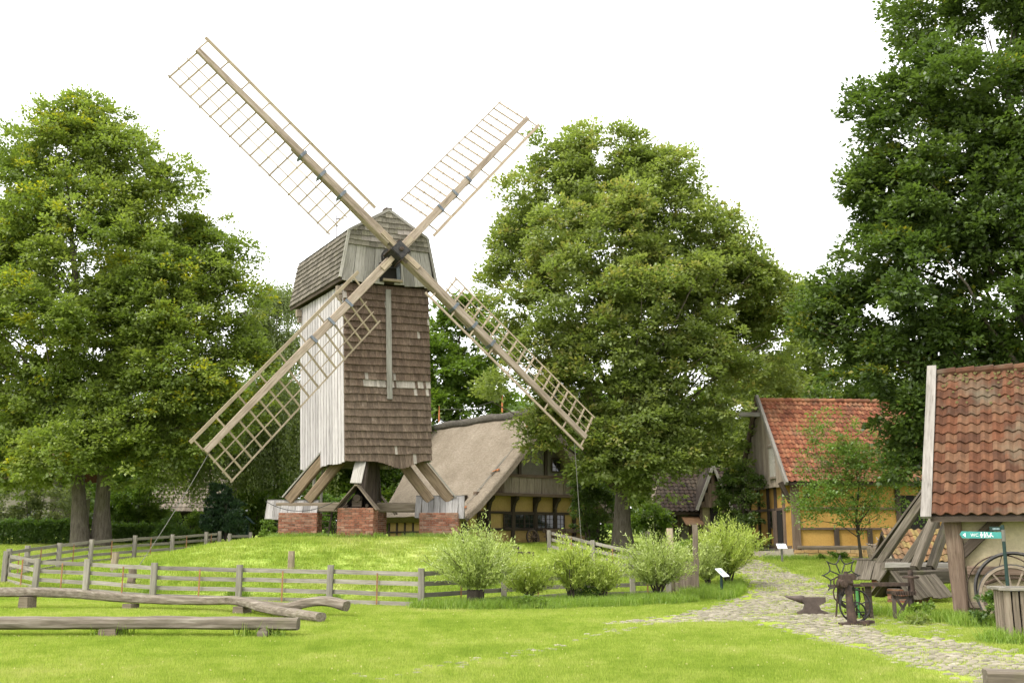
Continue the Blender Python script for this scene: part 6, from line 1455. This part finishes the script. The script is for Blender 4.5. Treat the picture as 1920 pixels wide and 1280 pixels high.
birch("slender birch with loose drooping crown directly left of the mill cap", 520, 60, [(520, 560, 45, 60, 0), (500, 640, 60, 70, 0), (545, 660, 55, 80, 0), (480, 600, 25, 40, 0), (530, 740, 60, 60, 0)], 760, 301, 1.7)
birch("weeping birch whose hanging curtains reach down behind the lower left sail", 568, 57, [(540, 740, 70, 80, 0), (470, 760, 70, 80, 0), (570, 830, 60, 90, 0), (430, 820, 60, 80, -1), (500, 850, 60, 70, 0), (390, 800, 60, 90, -1), (345, 830, 45, 70, -1)], 1350, 302, 2.9, 'birch_leaf')

# ---- fruit tree, climbers and shrubs
tree("fruit_tree", "small light leafed fruit tree before the long wall of the ochre house", gpt(1612, 39.5),
     LB(39.5, [(1600, 930, 75, 50, 0), (1560, 960, 60, 35, -.3), (1660, 950, 60, 45, 0), (1640, 880, 55, 45, 0), (1575, 880, 40, 50, 0), (1555, 820, 22, 40, 0), (1530, 880, 25, 55, 0), (1690, 890, 45, 50, 0), (1520, 955, 35, 22, 0), (1600, 840, 30, 40, 0)]),
     15500, 0.105, 401, M['fruit_leaf'], 0.075, at(1600, 850, 39.5), nl=30, cr=0.5, bough=0.75, sub=9, per=20, yellow=0.06, inner=0.3, bark_='limb', edge=1.12)
def shrub(name, label, px, Y, lst, n, leaf, seed, mat, cat="shrub", cr=0.45, nl=12, r0=0.05, grp=None, **kw):
    base = gpt(px, Y); lobes = LB(Y, lst); t = thing(name, label, cat, base, 0.0, grp)
    P, D, nn, L, W, rv, C = crown_leaves(lobes, n, leaf, seed, cr, per=50, sub=6, bough=cr * 1.1, **kw); b = np.array(base)
    P[:, 2] = np.maximum(P[:, 2], height(P[:, 0], P[:, 1]) + 0.02)
    m = MB(); g = random.Random(seed)
    for _ in range(nl):
        tg = Vector(C[g.randrange(len(C))] - b); s = Vector((tg.x * 0.35, tg.y * .35, -0.05)); m.tube([s, s.lerp(tg, .5) + Vector((0, 0, .1)), tg], [r0, r0 * .6, r0 * .2], 5)
    obj("stems", m, t, mat=M['limb']); obj("foliage", leaf_mesh("foliage", P - b, D, nn, L, W, .1, rv, M[mat]), t)
    return t
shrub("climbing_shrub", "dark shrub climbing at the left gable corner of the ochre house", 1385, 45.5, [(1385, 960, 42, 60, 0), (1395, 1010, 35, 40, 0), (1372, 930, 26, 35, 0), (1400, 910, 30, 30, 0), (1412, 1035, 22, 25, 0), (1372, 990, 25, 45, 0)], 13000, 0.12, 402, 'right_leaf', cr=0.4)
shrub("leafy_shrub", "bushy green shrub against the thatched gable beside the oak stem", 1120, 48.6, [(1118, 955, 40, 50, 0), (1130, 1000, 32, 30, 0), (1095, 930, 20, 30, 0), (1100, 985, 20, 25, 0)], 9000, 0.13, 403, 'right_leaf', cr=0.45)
shrub("leafy_shrub", "pale green shrub at the foot of the oak stem, right side", 1225, 54, [(1225, 985, 35, 40, 0), (1205, 1000, 30, 30, 0)], 5000, 0.15, 404, 'shrub_leaf', cr=0.5)
shrub("grey_willow", "wide grey green willow shrub at the far left above the hedge", 60, 57, [(30, 950, 60, 45, 0), (100, 945, 50, 50, 0), (-40, 950, 60, 50, 0), (135, 965, 30, 40, 0), (60, 985, 70, 30, 0)], 15000, 0.16, 405, 'grey_leaf', cr=0.6)
shrub("leafy_shrub", "bright green shrub right of the paired oak stems", 262, 56, [(262, 950, 42, 40, 0), (285, 930, 28, 35, 0), (235, 965, 32, 35, 0), (250, 990, 45, 22, 0), (290, 980, 30, 25, 0)], 11000, 0.17, 406, 'shrub_leaf', cr=0.5)
shrub("leafy_shrub", "light yellow green shrub beneath the grey tiled roof", 355, 53, [(355, 1000, 24, 25, 0), (368, 985, 16, 18, 0)], 4500, 0.13, 407, 'shrub_leaf', cr=0.35)
shrub("leafy_shrub", "pale leafed shrub left of the dark post shelter", 468, 56, [(470, 950, 32, 40, 0), (450, 985, 26, 25, 0), (500, 975, 34, 35, 0), (520, 940, 26, 45, 0)], 9000, 0.16, 408, 'back_leaf', cr=0.5)
shrub("leafy_shrub", "shady undergrowth between the left brick pier and the ladder", 640, 50, [(625, 985, 26, 25, 0), (655, 970, 28, 35, 0), (730, 985, 14, 25, 0), (600, 960, 22, 30, 0)], 6000, 0.13, 409, 'hedge_leaf', cr=0.4)
shrub("yew_bush", "round dark bush where the hedge meets the rope", 318, 51.5, [(316, 995, 25, 27, 0), (300, 1008, 18, 18, 0)], 6000, 0.10, 410, 'hedge_leaf', cr=0.35)
shrub("weed_clump", "tall flowering weed by the left brick pier", 500, 41, [(500, 990, 8, 16, 0), (505, 1000, 12, 10, 0)], 900, 0.07, 411, 'shrub_leaf', cr=0.18, nl=5, r0=.01, cat="weed")
# ---- dark conifers
for i, (px, Y, py, rx, ry) in enumerate(((400, 50.5, 968, 17, 48), (425, 51, 962, 16, 52), (441, 50.2, 985, 11, 28))):
    lab = ("leftmost of the three dark columnar conifers beside the mound", "tallest middle one of the three dark columnar conifers", "smallest of the dark conifers, next to the post shelter")[i]
    shrub("conifer", lab, px, Y, [(px, py, rx, ry, 0), (px + 2, py - ry * .45, rx * .6, ry * .6, 0), (px, py + ry * .4, rx * 1.0, ry * .6, 0)], 6500, 0.12, 420 + i, 'conifer_leaf', "conifer", 0.3, 3, 0.06, "dark conifers left of the mill", droop=-1.6, up=0.1, flat=1.9)
# ---- hedge
def hedge(label, a, b, h_, w_, n, seed):
    a, b = Vector(a), Vector(b); c = (a + b) / 2; base = Vector((c.x, c.y, hz(c.x, c.y))); t = thing("hedge", label, "hedge", base)
    g = np.random.default_rng(seed); f = g.random(n); d = (b - a); nn_ = Vector((-d.y, d.x, 0)).normalized()
    u = g.random(n); face = g.random(n); s = g.uniform(-1, 1, n); hh = g.random(n) ** 0.8
    top = face < 0.35
    s = np.where(top, s, np.sign(s) * (1 - 0.25 * g.random(n))); hh = np.where(top, 1 - 0.1 * g.random(n), hh)
    x = a.x + d.x * f + nn_.x * s * w_ / 2; y = a.y + d.y * f + nn_.y * s * w_ / 2
    wob = 1 + 0.10 * np.sin(f * 37) + 0.07 * np.sin(f * 91 + 1)
    P = np.stack([x, y, height(x, y) + hh * h_ * wob], -1) + g.normal(size=(n, 3)) * 0.06
    out = np.stack([nn_.x * s, nn_.y * s, top * 1.0], -1)
    D = nrm(out + g.normal(size=(n, 3)) * 0.8); Nn = nrm(np.array([0, 0, .7]) + out * .6 + g.normal(size=(n, 3)) * .6)
    L = 0.12 * (0.7 + .6 * g.random(n)); rv = np.clip(0.15 + 0.45 * g.random(n) + 0.35 * hh * g.random(n), 0, 1)
    m = MB()
    k = int(d.length / 0.5)
    for i in range(k): p = a.lerp(b, (i + .5) / k); m.tube([(p.x - base.x, p.y - base.y, hz(p.x, p.y) - base.z - .1), (p.x - base.x, p.y - base.y, hz(p.x, p.y) - base.z + h_ * .8)], [.03, .015], 5)
    obj("stems", m, t, mat=M['limb']); obj("foliage", leaf_mesh("foliage", P - np.array(base), D, Nn, L, L * .6, .1, rv, M['hedge_leaf']), t)
g0, g1, g2, g3 = gpt(-60, 51.5), gpt(140, 52.5), gpt(205, 53), gpt(315, 54)
hedge("clipped dark hedge left of the paired oak stems", g0, g1, 1.05, 0.9, 16000, 430); hedge("clipped hedge right of the paired oak stems behind the fence", g2, g3, 0.85, 0.9, 9000, 431)

# ---- willow bushes along the fence
def willow(label, px, py_base, Y, w_px, top_px, n_sh, seed, stump=None, per=44, lean=0.0, dense=1.0, mat='willow_leaf', spread=1.0):
    x, y = fx(px, Y); base = Vector((x, y, hz(x, y))); t = thing("willow_bush", label, "willow bush", base, 0.0, "willow bushes along the fence")
    g = np.random.default_rng(seed); H = at(px, top_px, Y).z - base.z; Wd = pxm(w_px, Y) / 2
    m = MB(); gg = random.Random(seed)
    if stump:
        rr = stump; hgt = 0.42
        for k in range(3):
            ox, oy = gg.uniform(-.1, .1), gg.uniform(-.1, .1)
            m.tube([(ox * 2.2, oy, -0.1), (ox * 1.4, oy, 0.15), (ox, oy, hgt)], [rr * 1.3, rr, rr * 1.05], 9)
        head = np.array([0, 0, hgt])
    else:
        head = np.array([0, 0, H * 0.2])
        for k in range(8):
            a = gg.uniform(0, 6.28); r_ = gg.uniform(.15, .6) * Wd; m.tube([(gg.uniform(-.1, .1), gg.uniform(-.08, .08), -.05), (math.cos(a) * r_ * .35, math.sin(a) * r_ * .35, H * .22), (math.cos(a) * r_, math.sin(a) * r_, H * .52)], [.035, .026, .012], 5)
    # shoots fan out of the head and arch over
    az = g.random(n_sh) * 2 * np.pi; el = g.random(n_sh) ** 0.6
    ln = H * (0.35 + 0.68 * g.random(n_sh) ** 0.8) * (1.0 - 0.22 * el) * np.where(g.random(n_sh) < 0.12, 1.16, 1.0)
    dirx = np.stack([np.cos(az) * el * Wd * 1.05 + lean, np.sin(az) * el * Wd * 0.85, np.zeros(n_sh)], -1)
    ci = np.repeat(np.arange(n_sh), per); tt = np.tile(np.linspace(0.12, 1, per), n_sh)
    up_ = (ln - head[2] * .6)[ci] * (tt * 1.12 - 0.12 * tt ** 2.0 - 0.16 * el[ci] * tt ** 3)
    n = len(ci)
    P = head + dirx[ci] * (tt ** 0.8 * (0.75 + 0.4 * g.random(n_sh))[ci])[:, None] * spread + np.stack([np.zeros(n), np.zeros(n), up_], -1) + g.normal(size=(n, 3)) * 0.035
    axis = nrm(dirx[ci] * 0.5 / max(Wd, .3) + np.array([0, 0, 1.0])[None] * (1 - 0.6 * el[ci] * tt)[:, None])
    D = nrm(axis + g.normal(size=(n, 3)) * 0.55); nn = nrm(g.normal(size=(n, 3)) + np.array([0, 0, .4]))
    L = 0.105 * (0.7 + .6 * g.random(n)) * (1.1 - .35 * tt); rv = np.clip(0.12 + .38 * g.random(n_sh)[ci] + .3 * g.random(n) + .25 * tt, 0, 1)
    for k in range(0, n_sh, 5):
        s = P[k * per:(k + 1) * per:10] ; m.tube([tuple(q) for q in s], .006, 4, cap=False)
    P[:, 2] = np.maximum(P[:, 2], 0.03)
    obj("stump" if stump else "stems", m, t, mat=M['limb']); obj("foliage", leaf_mesh("foliage", P, D, nn, L, L * .24, .05, rv, M[mat]), t)
willow("silvery willow on a thick dark pollard stump, leftmost of the bushes along the fence", 893, 1140, 24.9, 175, 985, 430, 501, 0.16)
willow("loose yellow green willow with bare forked stems, second from the left", 990, 1130, 26.0, 125, 1030, 170, 502, spread=.95, mat='willow_yellow')
willow("upright bright green willow, third from the left", 1072, 1127, 26.2, 95, 1005, 210, 503, mat='willow_yellow')
willow("airy willow with brownish lower twigs, fourth from the left", 1128, 1124, 26.6, 100, 1030, 130, 504, mat='willow_yellow')
willow("rounded silvery willow just left of the picket gate", 1230, 1117, 27.4, 150, 992, 330, 505)
willow("largest willow right of the gate, spreading to the cobbled path", 1360, 1088, 30.8, 150, 972, 480, 506, mat='willow_yellow')
willow("small dense willow close behind the picket gate and its gnarled post", 1325, 1100, 30.0, 70, 1010, 130, 507)
def low_plant(label, px, py, Y, rx, ry, n, seed, mat, leaf=.07, name="weed_clump", cat="weed"):
    shrub(name, label, px, Y, [(px, py, rx, ry, 0)], n, leaf, seed, mat, cat=cat, cr=0.16, nl=4, r0=.008, grp=None)
low_plant("low nettle clump on the grass between the first two willows", 1000, 1143, 24.6, 42, 9, 2200, 520, 'shrub_leaf')
low_plant("small nettle clump beside the pollard stump", 945, 1138, 25.0, 22, 9, 1100, 521, 'hedge_leaf')
low_plant("dark shrubby patch under the third willow with a pale stub", 1105, 1103, 26.6, 26, 22, 1900, 522, 'hedge_leaf')
low_plant("leafy garden plant with large pale leaves behind the gate", 1283, 1045, 31.5, 20, 28, 1200, 523, 'shrub_leaf', .16)
low_plant("yellow green plant at the foot of the shed post", 1745, 1150, 20.9, 34, 22, 1700, 524, 'shrub_leaf', .06)
low_plant("tall dark weeds growing through the bleached cart wheel", 1862, 1150, 19.3, 36, 26, 1900, 525, 'hedge_leaf', .06)
low_plant("weedy strip along the stone plinth of the ochre house", 1560, 1046, 42.3, 60, 6, 1800, 526, 'hedge_leaf', .08)
low_plant("small rusty leaved plant by the machine bed", 1722, 1172, 20.0, 9, 12, 350, 527, 'oak_leaf', .05)

# ---- far wood closing the view
g = np.random.default_rng(77); n = 110000
fx_ = g.uniform(-75, 75, n); fyy = 92 + g.random(n) * 8; hh_ = g.random(n) ** .95
hmax = 11 + 2.5 * np.sin(fx_ * .21) + 1.5 * np.sin(fx_ * .57 + 2)
P = np.stack([fx_, fyy - 4 * np.sqrt(np.clip(1 - hh_, 0, 1)), height(fx_, fyy) + hh_ * hmax], -1)
Dd = nrm(g.normal(size=(n, 3))); Nn = nrm(np.array([0, -.6, .6]) + g.normal(size=(n, 3)) * .6); L = .62 * (.6 + .8 * g.random(n))
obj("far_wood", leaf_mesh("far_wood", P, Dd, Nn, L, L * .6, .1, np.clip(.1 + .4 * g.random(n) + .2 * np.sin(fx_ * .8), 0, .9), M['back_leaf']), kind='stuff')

# ---------------------------------------------------------------- grass
def tuft(name, nb, rad, hgt, wid, seed, mat, lean=.5):
    g = np.random.default_rng(seed); a = g.random(nb) * 6.283; r_ = np.sqrt(g.random(nb)) * rad
    x, y = np.cos(a) * r_, np.sin(a) * r_; h_ = hgt * (.55 + .6 * g.random(nb)); la = g.random(nb) * 6.283; ll = lean * g.random(nb) * h_
    wa = g.random(nb) * 6.283
    V = np.empty((nb, 3, 3), np.float32)
    V[:, 0] = np.stack([x - np.cos(wa) * wid / 2, y - np.sin(wa) * wid / 2, 0 * x - .005], -1); V[:, 1] = np.stack([x + np.cos(wa) * wid / 2, y + np.sin(wa) * wid / 2, 0 * x - .005], -1)
    V[:, 2] = np.stack([x + np.cos(la) * ll, y + np.sin(la) * ll, h_], -1)
    me = grid_mesh(name, V.reshape(-1, 3), np.arange(nb * 3).reshape(-1, 3), mat)
    at_ = me.attributes.new("rnd", 'FLOAT', 'FACE'); at_.data.foreach_set("value", g.random(nb).astype(np.float32)); return me
def scatter(name, P, sc, me, seed):
    """one stuff object: points carrying instances of a tuft"""
    pm = bpy.data.meshes.new(name); pm.vertices.add(len(P)); pm.vertices.foreach_set("co", P.astype(np.float32).ravel())
    at_ = pm.attributes.new("size", 'FLOAT', 'POINT'); at_.data.foreach_set("value", sc.astype(np.float32))
    g = np.random.default_rng(seed); ro = pm.attributes.new("turn", 'FLOAT', 'POINT'); ro.data.foreach_set("value", (g.random(len(P)) * 6.283).astype(np.float32)); pm.update()
    src = bpy.data.objects.new(name + "_tuft", me)
    o = bpy.data.objects.new(name, pm); col.objects.link(o); o["kind"] = 'stuff'
    ng = bpy.data.node_groups.new(name + "_scatter", 'GeometryNodeTree'); ng.interface.new_socket("Geometry", in_out='INPUT', socket_type='NodeSocketGeometry'); ng.interface.new_socket("Geometry", in_out='OUTPUT', socket_type='NodeSocketGeometry')
    nd, lk = ng.nodes, ng.links
    i_, o_ = nd.new("NodeGroupInput"), nd.new("NodeGroupOutput"); m2p = nd.new("GeometryNodeMeshToPoints"); iop = nd.new("GeometryNodeInstanceOnPoints"); oi = nd.new("GeometryNodeObjectInfo"); oi.inputs["Object"].default_value = src
    s_ = nd.new("GeometryNodeInputNamedAttribute"); s_.data_type = 'FLOAT'; s_.inputs[0].default_value = "size"
    t_ = nd.new("GeometryNodeInputNamedAttribute"); t_.data_type = 'FLOAT'; t_.inputs[0].default_value = "turn"; cx = nd.new("ShaderNodeCombineXYZ")
    lk.new(i_.outputs[0], m2p.inputs[0]); lk.new(m2p.outputs[0], iop.inputs["Points"]); lk.new(oi.outputs["Geometry"], iop.inputs["Instance"])
    lk.new(t_.outputs[0], cx.inputs[2]); lk.new(cx.outputs[0], iop.inputs["Rotation"]); lk.new(s_.outputs[0], iop.inputs["Scale"]); lk.new(iop.outputs[0], o_.inputs[0])
    md = o.modifiers.new("scatter", 'NODES'); md.node_group = ng
    return o
g = np.random.default_rng(5)
def cover(n, y0, y1, pw=1.0, margin=1.0):
    y = y0 + (y1 - y0) * g.random(n) ** pw; x = (g.random(n) * 2 - 1) * (y * 0.53 + margin); return x, y
def off_path(x, y, lim=0.12):
    q, dn = path_field(x, y); keepp = (q < lim) | (dn < .5) | (g.random(len(x)) < 0.10)
    r = np.hypot(x - MILL.x, y - MILL.y); return keepp
def inside_house(x, y):
    ins = np.zeros(len(x), bool)
    for (ox, oy, rz_, x0, x1, y0, y1) in ((SX, SY, SR, 0, SL, 0.05, SDp), (HX, HY, HR, -.1, HL, -.1, HD), (TX, TY, R(38), .5, GW - .5, .5, 8)):
        ca, sn = math.cos(-rz_), math.sin(-rz_); dx, dy = x - ox, y - oy; lx_ = dx * ca - dy * sn; ly_ = dx * sn + dy * ca
        ins |= (lx_ > x0) & (lx_ < x1) & (ly_ > y0) & (ly_ < y1)
    return ins
x, y = cover(52000, 11.5, 31, 1.25); kk = off_path(x, y) & ~inside_house(x, y); x, y = x[kk], y[kk]
scatter("lawn_grass", np.stack([x, y, height(x, y)], -1), .75 + .5 * g.random(len(x)), tuft("lawn_grass", 34, .15, .05, .011, 1, M['blade']), 1)
x, y = cover(36000, 29, 56, 1.0); kk = off_path(x, y) & ~inside_house(x, y); x, y = x[kk], y[kk]
scatter("mound_grass", np.stack([x, y, height(x, y)], -1), .7 + .9 * g.random(len(x)) ** 2, tuft("mound_grass", 30, .20, .085, .018, 2, M['blade']), 2)
# rank grass under the willows, along walls and posts
def patch(cx, cy, rx, ry, n): a = g.random(n) * 6.283; r_ = np.sqrt(g.random(n)); return cx + np.cos(a) * r_ * rx, cy + np.sin(a) * r_ * ry
xs, ys = [], []
for px, Y, rx, ry, n in ((870, 24.8, 1.2, .7, 260), (960, 24.9, 1.5, .7, 320), (1060, 25.6, 1.8, .7, 420), (1160, 26.6, 1.6, .7, 380), (1230, 27.0, 1.0, .6, 240), (1345, 28.8, 1.0, 1.3, 520), (1395, 30.0, .6, 1.6, 320), (1390, 28.6, .8, 1.0, 240), (1770, 20.7, .9, .35, 260), (1860, 19.6, .8, .35, 220), (1890, 16.6, .5, .35, 110), (1640, 22.5, .8, .6, 60), (672, 36.6, .9, .35, 120), (555, 38.9, 1.2, .4, 160), (820, 38.8, 1.3, .4, 180), (1500, 42.4, 1.5, .3, 120), (450, 28.2, .25, .2, 26), (619, 27.3, .25, .2, 26), (791, 26.8, .25, .2, 26), (290, 29.2, .25, .2, 26), (165, 31, .25, .2, 26), (505, 17.6, .4, .15, 10), (222, 17.75, .3, .15, 8), (1000, 45, 3, 2, 300), (700, 47, 4, 2, 300)):
    a, b = patch(*fx(px, Y), rx, ry, n); xs.append(a); ys.append(b)
x = np.concatenate(xs); y = np.concatenate(ys); q, dn = path_field(x, y); kk = ((q < .05) | (dn < .5)) & ~inside_house(x, y); x, y = x[kk], y[kk]
scatter("rank_grass", np.stack([x, y, height(x, y)], -1), .6 + .8 * g.random(len(x)), tuft("rank_grass", 26, .14, .2, .016, 3, M['rank_blade'], .8), 3)
# clover heads in the lawn
x, y = cover(450, 12, 32, 1.2); kk = off_path(x, y); x, y = x[kk], y[kk]
scatter("clover_heads", np.stack([x, y, height(x, y) + .05], -1), .7 + .5 * g.random(len(x)), tuft("clover_heads", 5, .009, .014, .009, 4, M['flower'], 1.0), 4)
